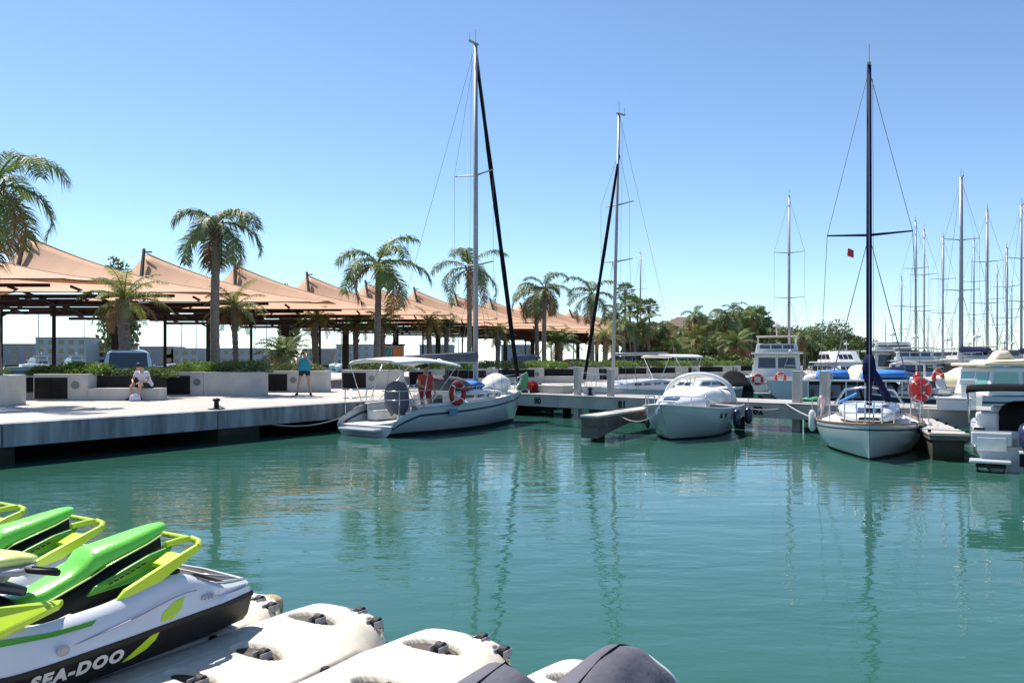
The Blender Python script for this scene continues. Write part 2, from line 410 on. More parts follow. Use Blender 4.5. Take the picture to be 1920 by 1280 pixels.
# finger pontoons
def finger(p, q, w, z, th, label):
    p = Vector(p); q = Vector(q); L = (q-p).length; t = thing('finger_pontoon', label, 'pontoon', (p.x, p.y, 0), math.atan2(q.y-p.y, q.x-p.x), 'finger pontoons off the dock')
    b = MB(); b.box((L/2, 0, z-.03), (L, w, .06)); b.build('deck', 'concl', t, bev=.01)
    b = MB(); b.box((L/2, 0, z-.06-th/2), (L-.06, w-.05, th)); b.build('side_beam', 'fside', t, bev=.01)
    return t, L
t, L = finger((2.05, 21.2), (5.25, 26.8), .55, .70, .26, 'narrow finger pontoon with brown sides beside the small motor cruiser')
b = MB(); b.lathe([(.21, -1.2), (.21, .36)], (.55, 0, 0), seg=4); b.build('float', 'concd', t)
b = MB(); b.add([(0, -.24, .38), (2.3, -.24, .38), (0, -.24, .10), (0, .24, .38), (2.3, .24, .38), (0, .24, .10)], [(0, 1, 2), (3, 5, 4), (0, 2, 5, 3), (1, 4, 5, 2), (0, 3, 4, 1)]); b.build('bracket', 'fside', t)
t, L = finger((9.35, 17.1), (10.9, 21.6), .78, .60, .10, 'wide pale finger pontoon between the navy mast sailing boat and the outboard boat')
b = MB(); b.box((.5, 0, .0), (.75, .62, 1.0)); b.build('float', 'concd', t, bev=.03)
b = MB(); b.box((3.0, 0, .0), (.75, .62, 1.0)); b.build('float', 'concd', t, bev=.03)
for sy in (-1, 1):
    for k in range(4):
        b = MB(); b.lathe([(.0, -.03), (.035, -.03), (.035, .03), (0, .03)], (.15+k*1.2, sy*.36, .63), seg=10); b.build('cleat', 'black', t)

# ================================================================ PERGOLA BAYS
def build_bay():
    root = thing('shade_canopy', '', 'canopy', (0, 0, 0))
    nx, ny = 36, 16; x0, x1, y0, y1 = -3.2, 9.6, -3.85, 1.75
    def zf(x, y):
        r = max(0, 1-x/10.5)**1.85 if x > 0 else max(0, (1+x/2.9))**1.35
        s = (1-(-y)/3.9)**1.5 if y < 0 else (1-y/2.6)**1.3
        s = max(0, s)
        sag = -.25*math.sin(math.pi*(x-x0)/(x1-x0))*(1-s)
        return 4.12 + (.30 if y > 0 else .30*s) + 2.55*r*s**.9
    vs = [(x0+(x1-x0)*i/nx, y0+(y1-y0)*j/ny) for j in range(ny+1) for i in range(nx+1)]
    vs = [(x, y, zf(x, y)) for x, y in vs]
    # put a column of vertices on the tip
    fs = [(j*(nx+1)+i, j*(nx+1)+i+1, (j+1)*(nx+1)+i+1, (j+1)*(nx+1)+i) for j in range(ny) for i in range(nx)]
    mm = MB(); mm.add(vs, fs); o = mm.build('membrane', 'memb', root, smooth=True)
    mo = o.modifiers.new('thickness', 'SOLIDIFY'); mo.thickness = .02
    for nm_, row in (('edge_cable', [(x0+(x1-x0)*i/nx, y0, zf(x0+(x1-x0)*i/nx, y0)) for i in range(nx+1)]), ('edge_cable', [(x1, y0+(y1-y0)*i/ny, zf(x1, y0+(y1-y0)*i/ny)) for i in range(ny+1)]), ('ridge_cable', [(x0+(x1-x0)*i/nx, 0, zf(x0+(x1-x0)*i/nx, 0)+.01) for i in range(nx+1)])):
        b = MB(); b.tube(row, .022, 5); b.build(nm_, 'creamcv' if nm_ == 'ridge_cable' else 'bsteel', root)
    b = MB(); b.tube([(.55, -1.9, 5.3), (-.04, -.30, 7.15)], [.10, .08], 8); b.box((.12, -.2, 7.02), (.42, .07, .07)); b.build('mast', 'dsteel', root)
    b = MB(); b.box((-1.5, -.2, 1.95), (.42, .42, 3.9)); b.build('column', 'dsteel', root, bev=.02)
    b = MB(); b.box((.55, .9, 2.0), (.13, .13, 4.2)); b.build('post', 'dsteel', root, bev=.01)
    for (y, z, a, c, w, h) in ((-3.7, 4.43, -7.0, 3.0, .12, .14), (-2.7, 4.30, -6.6, 1.6, .10, .12), (-1.6, 4.12, -6.2, 4.4, .12, .15), (-.4, 3.93, -6.0, 5.1, .16, .2), (.8, 3.75, -5.6, 5.2, .10, .12), (1.9, 3.62, -5.2, 5.6, .14, .16)):
        b = MB(); b.box(((a+c)/2, y, z), (c-a, w, h)); b.build('beam', 'bsteel', root)
    for x in (-4.2, -1.5, 1.4, 4.0):
        b = MB(); b.tube([(x, -3.9, 4.36), (x, 2.1, 3.58)], .06, 6); b.build('rafter', 'bsteel', root)
    for x in (-1.5,):
        b = MB(); b.tube([(x, -.2, 3.2), (x+1.4, -.2, 3.9)], .05, 6); b.tube([(x, -.2, 3.2), (x-1.4, -.2, 3.9)], .05, 6); b.build('brace', 'dsteel', root)
    return root
bay = build_bay()
ordn = ['first', 'second', 'third', 'fourth', 'fifth', 'sixth', 'seventh', 'eighth', 'ninth', 'tenth', 'eleventh', 'twelfth', 'thirteenth', 'fourteenth', 'fifteenth', 'sixteenth', 'seventeenth', 'eighteenth']
for k in range(-1, 16):
    o = bay if k == -1 else copy_tree(bay)
    d = 37+5.48*k; o.location = (-22.25+2.885*k, d, QZ)
    tag(o, 'peach membrane shade canopy with a dark strut, %s from the left in the long row' % ordn[k+1], 'canopy', 'peach canopies along the promenade')

# ================================================================ PLANTERS
def planter(x, y, kind, label, s=1.):
    t = thing('planter', label, 'planter', (x, y, QZ), R(0), 'concrete planters on the promenade')
    if kind == 'bench':
        b = MB(); b.box((.88, .45, .43), (1.76, .9, .86)); b.build('cabinet', 'planter', t, bev=.015)
        b = MB(); b.box((2.93, .26, .20), (2.33, .56, .40)); b.build('bench', 'planter', t, bev=.015)
        b = MB(); b.box((2.75, .98, .40), (1.96, .84, .80)); b.build('soil_box', 'dsteel', t, bev=.01)
    else:
        wl = 3.7 if kind == 'long' else 2.7
        b = MB(); b.box((wl/2+.8, .45, .435), (wl-1.6, .9, .87)); b.build('wall', 'planter', t, bev=.015)
        b = MB(); b.box((.80, .455, .44), (1.59, .91, .88)); b.build('cabinet', 'planter', t, bev=.015)
        b = MB(); b.box((wl/2-.3, 1.2, .39), (wl-.8, .6, .78)); b.build('soil_box', 'dsteel', t, bev=.01)
    if kind != 'plain':
        b = MB(); b.box((.58, -.012, .40), (1.06, .03, .68)); dd = b.build('vent_door', 'black', t)
        b = MB()
        for i in range(14): b.box((.58, -.033, .10+i*.046), (1.0, .012, .026), rx=.5)
        b.build('louvre', 'dsteel', dd)
        b = MB(); b.box((.58, -.045, .40), (.03, .02, .68)); b.build('door_stile', 'black', dd)
        b = MB(); b.lathe([(.0, -.02), (.13, -.02), (.13, .01), (0, .01)], (1.36, -.0, .50), axis='y', seg=20); b.build('drain_cover', 'wire', t)
    return t
PS = Vector((2.6, 3.4, 0)); P0 = Vector((-15.5, 25.9, 0))
kinds = {-1: ('long', 'concrete planter cut off by the left edge of the photo'), 0: ('bench', 'concrete planter with vent door and the bench where a person sits'),
 1: ('long', 'long concrete planter with dark vent door and tall palm'), 2: ('short', 'concrete planter with vent door behind the person in teal'),
 3: ('short', 'concrete planter behind the covered wheel of the near sailing boat'), 4: ('bench', 'concrete planter behind the white bimini front edge'),
 5: ('bench', 'concrete planter behind the tall pale mast'), 6: ('bench', 'concrete planter right of the green bow cover'), 7: ('short', 'concrete planter behind the first square pile'),
 8: ('bench', 'concrete planter behind the thin grey mast'), 9: ('bench', 'concrete planter above the foredeck of the second sailing boat'),
 10: ('short', 'concrete planter above the pale deck of the navy hull'), 11: ('bench', 'small far concrete planter above the cruiser arch'),
 12: ('short', 'small far concrete planter left of the black covered boat'), 13: ('bench', 'farthest concrete planter before the double lifebuoy yacht')}
for k, (kd, lb) in kinds.items():
    p = P0+PS*k
    if k == -1: p = Vector((-18.15, 22.9, 0))
    planter(p.x, p.y, kd, lb)

# ---------------------------------------------------------------- foliage
def leaves(n, ell, size, seed, shell=.55, flat=.0, lumps=0, aspect=.55):
    """n small leaf faces spread through an ellipsoid/box volume; numpy arrays -> mesh data"""
    g = np.random.default_rng(seed)
    d = g.normal(size=(n, 3)); d /= np.linalg.norm(d, axis=1)[:, None]
    r = shell+(1-shell)*g.random(n)**.6
    if lumps:
        lc = g.normal(size=(lumps, 3)); lc /= np.linalg.norm(lc, axis=1)[:, None]
        dd = (d @ lc.T).max(axis=1); r = r*(.62+.48*np.clip((dd-.55)/.45, 0, 1))
    p = d*r[:, None]
    if flat: p = np.sign(p)*np.abs(p)**(1-flat)
    p *= np.array(ell)
    a = g.normal(size=(n, 3)); a /= np.linalg.norm(a, axis=1)[:, None]
    b = np.cross(a, g.normal(size=(n, 3))); b /= np.linalg.norm(b, axis=1)[:, None]
    s = size*(.6+.8*g.random(n))[:, None]
    v = np.stack([p-a*s*.5, p+b*s*aspect*.5, p+a*s*.5, p-b*s*aspect*.5], axis=1).reshape(-1, 3)
    return v, np.arange(n*4).reshape(-1, 4)
def leaf_obj(name, v, f, m_, parent=None):
    me = bpy.data.meshes.new(name); me.from_pydata(v.tolist(), [], f.tolist()); me.materials.append(M[m_]); me.update()
    return obj(name, me, parent)
def hedge(x, y, z, L, D, h, label, m_='hedge', n=3200, rz=0, size=.085, lumps=14):
    t = thing('shrub', label, 'shrub', (x, y, z), rz, 'clipped shrubs in the planters')
    v, f = leaves(n, (L/2, D/2, h), size, rnd.randrange(9999), .5, .25, lumps)
    v[:, 2] = np.abs(v[:, 2]); leaf_obj('foliage', v, f, m_, t)
    b = MB()
    for i in range(5): b.tube([((i-2)*L*.18, 0, -.02), ((i-2)*L*.2, .05, h*.35), ((i-2)*L*.22, .0, h*.6)], [.03, .02, .012], 5)
    b.build('stem', 'trunk', t)
    return t
def on(k, dx, dy=1.0): p = P0+PS*k; return p.x+dx, p.y+dy, QZ+.82
hedge(-17.0, 24.1, QZ+.86, 3.6, 1.7, .42, 'dark shrub on the planter at the left edge', 'hedged')
x, y, z = on(0, 1.2); hedge(x, y, z, 2.0, 1.5, .42, 'bright green shrub on the cabinet beside the silver car', 'hedge')
x, y, z = on(0, 3.0, 1.2); hedge(x, y, z-.1, 2.2, 1.2, .36, 'low dark shrub behind the seated person', 'hedged')
x, y, z = on(1, 1.1); hedge(x, y, z, 2.2, 1.7, .44, 'rounded shrub left of the tall palm trunk', 'hedge')
x, y, z = on(1, 2.7); hedge(x, y, z, 2.2, 1.7, .50, 'dark shrub right of the tall palm trunk', 'hedged')
x, y, z = on(2, 1.2); hedge(x, y, z, 2.4, 1.6, .42, 'shrub left of the person in teal', 'hedged')
lbl = ['shrub above the white bimini stern corner', 'shrub under the white bimini', 'shrub behind the tall pale mast', 'shrub right of the furled black sail', 'shrub above the first square pile', 'shrub behind the thin grey mast', 'shrub above the second sailing boat bow', 'shrub above the second sailing boat stern', 'far shrub above the cruiser arch', 'far shrub left of the double lifebuoy yacht', 'farthest shrub beside the double lifebuoy yacht']
for k in range(3, 14):
    x, y, z = on(k, 1.7); hedge(x, y, z, 3.2, 1.5, .5, lbl[k-3], 'hedged' if k % 2 else 'hedge', n=1800, size=.12)
# second row: low dark boxes with hedges
def back_box(x, y, L, label, lab2, dark=True):
    t = thing('planter', label, 'planter', (x, y, QZ), 0, 'low dark planters of the second row')
    b = MB(); b.box((L/2, .8, .30), (L, 1.6, .60)); b.build('soil_box', 'dsteel', t, bev=.01)
    b = MB(); b.box((L/2, -.05, .64), (L+.1, .34, .08)); b.build('bench', 'planter', t, bev=.01)
    hedge(x+L/2, y+.8, QZ+.6, L, 1.4, .50, lab2, 'hedge', n=3400)
back_box(X(30, 33), 33, 2.4, 'low dark planter under the canopies, leftmost of the second row', 'bright hedge left of the silver car, in the second row')
back_box(X(278, 36), 36.5, 2.6, 'low dark planter under the canopies right of the silver car', 'bright hedge right of the silver car, in the second row')
back_box(X(480, 42), 43.5, 2.6, 'low dark planter under the canopies behind the short palms', 'bright hedge behind the small palm with no trunk')
back_box(X(615, 46), 50.5, 3.0, 'low dark planter under the canopies left of the bimini boat', 'bright hedge left of the white bimini')

def frond(mb, base, az, el, L, droop, lw=.07, ll=.45, n=34, seed=0, curl=1.3, twist=0.):
    r = random.Random(seed); p = Vector(base); pts = [p.copy()]; st = L/12
    for i in range(12):
        t = (i+.5)/12; e = el-droop*t**curl; a = az+twist*t
        p = p+Vector((math.cos(a)*math.cos(e), math.sin(a)*math.cos(e), math.sin(e)))*st; pts.append(p.copy())
    mb.tube(pts, [.035*(1-i/13)+.006 for i in range(13)], 4, caps=False)
    vs = []; fs = []
    for i in range(n):
        t = .12+.88*(i+.5)/n; q = t*12; k = min(int(q), 11); c = pts[k].lerp(pts[k+1], q-k); d = (pts[k+1]-pts[k]).normalized()
        side = d.cross(Vector((0, 0, 1)))
        if side.length < .05: side = Vector((-math.sin(az), math.cos(az), 0))
        side.normalize(); up = side.cross(d)
        l = ll*(.45+1.0*math.sin(math.pi*min(1, t*.93+.05))**.7)*(.8+.4*r.random())
        for sg in (-1, 1):
            w = side*sg*(.80+.2*r.random())+d*(.45+.3*r.random())+up*(.35-.5*r.random()); w.normalize()
            mid = c+w*l*.55+Vector((0, 0, -.04*l)); tip = c+w*l+Vector((0, 0, -(.25+.45*r.random())*l))
            b = len(vs); hw = d*lw*.5
            vs += [c-hw*.6, c+hw*.6, mid+hw, mid-hw, tip]; fs += [(b, b+1, b+2, b+3), (b+3, b+2, b+4)]
    mb.add(vs, fs)
def crown_mesh(name, m_, nf, L, seed, lo=-.5, hi=1.35, droop=1.7, ll=.45, lw=.085, n=36, extra=()):
    r = random.Random(seed); mb = MB()
    for i in range(nf):
        u = (i+.5)/nf; el = hi+(lo-hi)*u**.9+r.uniform(-.12, .12); az = i*2.399+r.uniform(-.25, .25)
        mb.cur = 1 if u > .86 else 0
        frond(mb, (0, 0, 0), az, el, L*r.uniform(.85, 1.12), droop*r.uniform(.75, 1.2), lw, ll, n, seed*77+i)
    mb.cur = 0
    for (az, el, l, dr) in extra: frond(mb, (0, 0, 0), az, el, l, dr, lw, ll, n, seed*99+int(az*10))
    o = mb.build(name, [m_, 'leafdry'], None, fix=False); me = o.data; bpy.data.objects.remove(o); return me
CR = {
 'tallA': crown_mesh('crown', 'leafb', 12, 2.15, 3, ll=.42, droop=2.0, lo=-.75, hi=1.2, lw=.055, n=56),
 'tallB': crown_mesh('crown', 'leafb', 11, 2.45, 5, ll=.40, droop=1.85, lo=-.6, hi=1.45, lw=.05, n=56),
 'tallC': crown_mesh('crown', 'leaf', 11, 2.35, 12, ll=.46, droop=2.0, lo=-.5, hi=1.4, lw=.055, n=56),
 'shortA': crown_mesh('crown', 'leafy', 22, 1.9, 21, ll=.24, droop=1.3, lo=-.25, hi=1.45, lw=.035, n=40),
 'shortB': crown_mesh('crown', 'leafy', 20, 1.9, 27, ll=.24, droop=1.5, lo=-.4, hi=1.4, lw=.035, n=40),
 'shortC': crown_mesh('crown', 'leaf', 24, 1.8, 31, ll=.26, droop=1.2, lo=-.2, hi=1.45, lw=.04, n=40),
 'big': crown_mesh('crown', 'leaf', 12, 2.7, 41, ll=.46, droop=2.0, lo=-.8, lw=.045, n=70),
}
def fan_mesh(name, m_, nf, L, seed):
    r = random.Random(seed); mb = MB()
    for i in range(nf):
        u = (i+.5)/nf; el = 1.4-2.2*u+r.uniform(-.1, .1); az = i*2.399
        d = Vector((math.cos(az)*math.cos(el), math.sin(az)*math.cos(el), math.sin(el))); c = d*L*.55
        mb.tube([(0, 0, 0), c], .02, 3, caps=False)
        side = d.cross(Vector((0, 0, 1))).normalized(); up = side.cross(d)
        vs = [c]; fs = []
        for k in range(13):
            t = (k-6)/6*1.35; w = d*math.cos(t)+side*math.sin(t)
            tip = c+w*L*.5*(.9+.2*r.random())+Vector((0, 0, -.12*L*r.random())); w2 = d*math.cos(t+.1)+side*math.sin(t+.1)
            b = len(vs); vs += [c+w2*L*.33+up*.02, tip, c+w*L*.30-up*.01]; fs += [(0, b, b+1), (0, b+1, b+2)]
        mb.add(vs, fs)
    o = mb.build(name, [m_], None, fix=False); me = o.data; bpy.data.objects.remove(o); return me
CR['fan'] = fan_mesh('crown', 'leafb', 34, 1.5, 3)
CR['fanb'] = fan_mesh('crown', 'leaf', 34, 1.6, 9)

def palm(px, d, pyc, kind, label, tw=.30, sc=1., base=None, lean=0., rot=None, grp='palms along the promenade', skirt=True, cat='palm tree', nm='palm_tree'):
    x = X(px, d); z0 = QZ-.05 if base is None else base; zc = Z(pyc, d); h = zc-z0
    t = thing(nm, label, cat, (x, d, z0), 0, grp)
    b = MB(); n = 26; pts = []; rs = []
    for i in range(n+1):
        u = i/n; pts.append((lean*u*u+.04*math.sin(u*4+px), .03*math.sin(u*5+px), h*u)); rs.append(tw*.5*(1.15-.25*u)*(1+.05*((i % 2)*2-1)) if h > 4.5 else tw*.5*(1.0+.25*u)*(1+.06*((i % 2)*2-1)))
    b.tube(pts, rs, 10); b.build('trunk', 'trunk', t, smooth=True)
    if skirt:
        b = MB(); r = random.Random(int(px))
        for i in range(26):
            a = r.uniform(0, 6.28); zz = h-r.uniform(.05, .75 if h > 4.5 else 1.2); rr = tw*.5
            b.tube([(lean+math.cos(a)*rr*.8, math.sin(a)*rr*.8, zz-.05), (lean+math.cos(a)*rr*1.7, math.sin(a)*rr*1.7, zz+.22)], [.05, .02], 4)
        b.build('leaf_base', 'boots', t)
    o = obj('crown', CR[kind], t, (lean, 0, h-.05)); o.scale = (sc,)*3; o.rotation_euler = (0, 0, rot if rot is not None else (px*.37) % 6.28)
    return t
palm(-10, 23.5, 345, 'big', 'big palm at the left edge with only its right fronds in the photo', .36, 1.05, rot=.9)
palm(405, 31.5, 418, 'tallA', 'tall palm on a thick straight trunk rising from the long planter', .33, 1.08, rot=1.2)
palm(708, 41.8, 494, 'tallC', 'tall palm left of the pale mast, above the short round palm', .34, 1.28, rot=.6)
palm(879, 45.5, 503, 'tallB', 'tall thin palm just left of the pale mast', .28, 1.12, rot=2.0)
palm(1006, 62, 550, 'tallA', 'left palm of the close pair right of the black furled sail', .34, 1.2, rot=4.0)
palm(1021, 60, 540, 'tallB', 'right palm of the close pair right of the black furled sail', .34, 1.0, rot=.2)
palm(1110, 61, 552, 'tallB', 'tall arching palm between the two sailing boat masts', .34, 1.15, rot=3.0)
palm(233, 29.6, 560, 'shortA', 'short thick yellow green palm behind the silver car', .36, .88)
palm(440, 36, 575, 'shortB', 'short palm just right of the tall thick trunk', .22, .85)
palm(592, 46, 602, 'shortA', 'short palm left of the tall palm, over the person in teal', .34, .72)
palm(668, 52, 607, 'shortC', 'short round dark palm right under the tall palm', .30, .8)
palm(716, 49, 606, 'shortC', 'short dense palm behind the tall palm trunk', .30, .8)
palm(805, 52, 605, 'shortB', 'short palm behind the front edge of the white bimini', .30, .8)
palm(838, 56, 612, 'shortC', 'short green palm just left of the thin palm trunk', .30, .8)
palm(934, 60, 625, 'shortA', 'short palm directly behind the black furled sail', .30, .8)
palm(1050, 66, 640, 'shortC', 'short bushy palm between the palm pair and the next tall palm', .40, 1.1)
palm(1135, 66, 632, 'shortB', 'short palm just left of the thin grey mast', .40, 1.0)
palm(532, 36, 662, 'shortC', 'young trunkless palm beside the person in teal', .3, .80, skirt=False)
palm(1172, 84, 546, 'fanb', 'tallest fan palm right of the thin grey mast', .22, .72)
palm(1181, 82, 572, 'fanb', 'fan palm just below the tallest fan palm', .22, .85)
palm(1196, 86, 574, 'fan', 'middle fan palm of the cluster right of the thin grey mast', .22, .75)
palm(1217, 88, 576, 'fan', 'rightmost fan palm of the cluster before the ochre villa', .22, .8)
gl = [(1157, 80, 588, 'tallB', 1.0), (1190, 82, 622, 'shortC', 1.4), (1238, 92, 632, 'shortB', 1.5), (1236, 90, 612, 'tallA', 1.0), (1303, 96, 592, 'tallC', .95), (1302, 95, 640, 'shortA', 1.6),
      (1330, 100, 655, 'shortA', 1.5), (1352, 104, 602, 'tallC', 1.1), (1366, 100, 592, 'tallA', 1.4), (1380, 96, 645, 'shortC', 1.7), (1398, 108, 592, 'tallB', 1.3), (1415, 112, 604, 'fan', 1.8), (1432, 112, 607, 'tallC', 1.2), (1262, 88, 655, 'shortC', 1.4), (1395, 112, 630, 'shortC', 1.9), (1275, 92, 668, 'shortC', 1.3)]
ll_ = ['far palm behind the second boat shrouds', 'far low palm below the fan palm cluster', 'far low palm left of the villa', 'far tall palm at the left corner of the villa', 'far tall palm in front of the villa left windows', 'far yellow green palm below the villa', 'far low yellow palm at the villa foot', 'far tall palm at the right corner of the villa', 'far tall palm just right of the villa', 'far low palm left of the orange panel', 'far tall palm above the orange panel', 'far fan palm right of the orange panel', 'far tall palm left of the double lifebuoy yacht', 'far low bushy palm over the dock centre', 'far rounded palm under the tall one above the orange panel', 'far lowest palm above the second sailing boat']
gl += [(1168, 78, 610, 'tallC', .9), (1207, 84, 606, 'tallB', .9), (1226, 92, 622, 'tallC', 1.0), (1275, 100, 622, 'tallC', .9), (1322, 102, 604, 'tallB', .9), (1388, 104, 612, 'tallC', 1.0), (1420, 110, 616, 'tallC', 1.1), (1408, 104, 590, 'tallC', .95), (1448, 108, 622, 'tallA', 1.0), (1508, 106, 630, 'tallC', 1.0), (1374, 110, 582, 'tallB', 1.0)]
ll_ += ['far slim palm just right of the thin grey mast', 'far slim palm between the fan palms', 'far slim palm below and right of the fan palms', 'far slim palm before the lower wing of the villa', 'far slim palm before the villa roof corner', 'far palm before the orange panel', 'far slim palm left of the yacht flybridge', 'far high slim palm above the orange panel right corner', 'far palm behind the yacht hardtop', 'far palm between the yacht and the white flybridge boat', 'far highest palm right of the villa']
for (px, d, py, kd, sc), lb in zip(gl, ll_): palm(px, d, py, kd, lb, .36, sc, grp='far palms around the villa')

def tree(px, d, pyt, w, label, m_='tree', h=None, lumps=8, n=3000, size=.40, grp='far trees behind the yachts'):
    x = X(px, d); zt = Z(pyt, d); h = zt-QZ; t = thing('tree', label, 'tree', (x, d, QZ), 0, grp)
    v, f = leaves(n, (w/2, w/2, h*.50), size, rnd.randrange(9999), .25, 0, lumps)
    v[:, 2] += h*.54; leaf_obj('crown', v, f, m_, t)
    b = MB(); b.tube([(0, 0, 0), (.1, 0, h*.3), (0, .1, h*.6)], [.22, .16, .08], 8)
    for a in range(5): b.tube([(.1, 0, h*.3), (math.cos(a*1.3)*w*.3, math.sin(a*1.3)*w*.3, h*.7)], [.1, .03], 5)
    b.build('trunk', 'trunk', t)
tl = [(1190, 90, 624, 3, 'dark tree behind the fan palm trunks', 'hedged'), (1222, 96, 632, 3, 'dark tree left of the villa', 'tree'), (1262, 96, 656, 3.2, 'tree hiding the villa ground floor', 'hedged'), (1330, 98, 640, 2.6, 'tree against the villa front', 'hedged'), (1356, 110, 600, 5, 'bushy tree right of the villa', 'hedged'),
 (1390, 120, 590, 6, 'high round tree above the orange panel', 'tree'), (1425, 120, 594, 6, 'round tree left of the double lifebuoy yacht', 'tree'), (1455, 125, 602, 7, 'tree behind the flybridge of the double lifebuoy yacht', 'tree'), (1482, 130, 612, 7, 'tree at the foot of the far mast', 'tree'), (1512, 122, 616, 6, 'tree between the two white yachts', 'hedged'),
 (1543, 130, 606, 8, 'tree behind the white flybridge boat', 'tree'), (1574, 132, 604, 8, 'highest round tree of the right group', 'tree'), (1603, 130, 618, 6, 'last tree before the navy mast', 'tree'), (1625, 140, 634, 6, 'low tree right behind the navy mast', 'tree'), (1448, 104, 640, 5, 'low bush behind the yacht stern', 'hedged'), (1525, 108, 645, 5, 'low bush left of the white flybridge boat', 'hedged'), (1215, 84, 655, 4, 'low bush above the thin mast boat boom', 'hedged'), (1330, 92, 668, 4, 'low bush left of the cruiser arch', 'hedged'), (1375, 92, 664, 4, 'low bush behind the black covered boat', 'hedged')]
tl += [(1443, 118, 606, 4.5, 'tree directly left of the far mast with the dark jib', 'hedged'), (1468, 116, 616, 5, 'bush behind the tall motor yacht hardtop', 'tree'), (1496, 128, 610, 6, 'tree just right of the far mast with the dark jib', 'tree'), (1558, 118, 632, 5, 'low tree over the white flybridge boat', 'hedged'), (1588, 120, 636, 5, 'low tree over the distant yacht left of the navy mast', 'hedged')]
for (px, d, py, w, lb, mm_) in tl: tree(px, d, py, w, lb, mm_)
tree(222, 60, 492, 3.0, 'treetop showing above the canopies left of the tall palm', 'tree', grp='treetops above the canopies')
tree(540, 80, 531, 2.4, 'treetop showing above the canopies right of the tall palm', 'tree', grp='treetops above the canopies')

# ================================================================ BUILDINGS
def building(name, label, x, y, w, dpt, h, floors, cols, wall='bwall', win='glass', rz=0, z0=QZ, roof='flat', cat='building', grp=None, ww=.5, wh=.5):
    t = thing(name, label, cat, (x, y, z0), rz, grp)
    b = MB(); b.box((0, 0, h/2), (w, dpt, h)); b.build('wall', wall, t, bev=.05)
    b = MB()
    if roof == 'flat': b.box((0, 0, h+.15), (w+.3, dpt+.3, .3))
    else:
        b.add([(-w/2-.5, -dpt/2-.5, h), (w/2+.5, -dpt/2-.5, h), (w/2+.5, dpt/2+.5, h), (-w/2-.5, dpt/2+.5, h), (-w/4, 0, h+roof), (w/4, 0, h+roof)], [(0, 1, 5, 4), (1, 2, 5), (2, 3, 4, 5), (3, 0, 4), (3, 2, 1, 0)])
    b.build('roof', 'rooftop' if 'rooftop' in M else ('rooft' if roof != 'flat' else wall), t)
    fh = h/floors; cw = w/cols; first = None
    for i in range(floors):
        for j in range(cols):
            if first is None:
                b = MB(); b.box((0, 0, 0), (cw*ww, .08, fh*wh)); wd = b.build('window', win, t); first = wd
            else: wd = obj('window', first.data, t)
            wd.location = (-w/2+cw*(j+.5), -dpt/2-.02, fh*(i+.52))
    return t
vx = X(1297, 112)
t = building('villa', 'ochre villa with dark windows and a hipped roof among the palms', vx, 112, 8.2, 8, 5.9, 2, 4, 'ochre', 'glass', roof=1.5)
b = MB(); b.box((-2.6, 0, 6.6), (.6, .6, 1.0)); b.build('chimney', 'brick', t)
building('villa', 'lower wing of the ochre villa with a flat roof, on its left', X(1262, 108), 108, 3.2, 6, 5.2, 2, 2, 'ochre', 'glass')
t = thing('panel', 'orange upright panel between palms right of the villa', 'panel', (X(1386, 99), 99, QZ), 0)
b = MB(); b.box((0, 0, 2.4), (2.3, .2, 2.6)); b.build('board', 'brick', t); b = MB(); b.box((-.9, 0, .6), (.15, .15, 1.2)); b.box((.9, 0, .6), (.15, .15, 1.2)); b.build('leg', 'dsteel', t)
fb = [(30, 330, 95, 646, 'bwalld', 3, 16, 'long grey harbour building seen at the far left under the canopies'), (130, 320, 20, 634, 'bwall', 3, 5, 'tallest pale harbour block left of the silver car'), (185, 340, 22, 647, 'bwalld', 2, 6, 'low grey harbour block just left of the silver car'),
      (305, 330, 14, 651, 'bwalld', 2, 4, 'dark low harbour block right of the silver car'), (350, 330, 14, 654, 'bwall', 2, 4, 'low pale harbour block left of the thick palm trunk'), (455, 340, 20, 654, 'bwall', 2, 6, 'low pale harbour block right of the thick palm trunk'), (500, 350, 18, 659, 'bwalld', 1, 6, 'lowest grey harbour block before the person in teal'),
      (630, 340, 22, 655, 'bwalld', 2, 7, 'blue grey harbour block left of the white bimini'), (668, 330, 14, 647, 'bwall', 3, 4, 'pale harbour block behind the short round palm'), (820, 300, 12, 648, 'bwalld', 2, 4, 'grey harbour block behind the pale mast'), (970, 300, 12, 648, 'bwalld', 2, 4, 'grey harbour block right of the furled black sail')]
for (px, d, w, py, wl, fl, cl, lb) in fb: building('harbour_building', lb, X(px, d), d, w, 12, Z(py, d)-.5, fl, cl, wl, 'glass', z0=.5, grp='harbour buildings across the water')
m = MB(); m.box((-130, 325, .0), (260, 50, 1.4)); struct(m.build('far_quay', 'concd'))
for (px, d) in ():
    pass
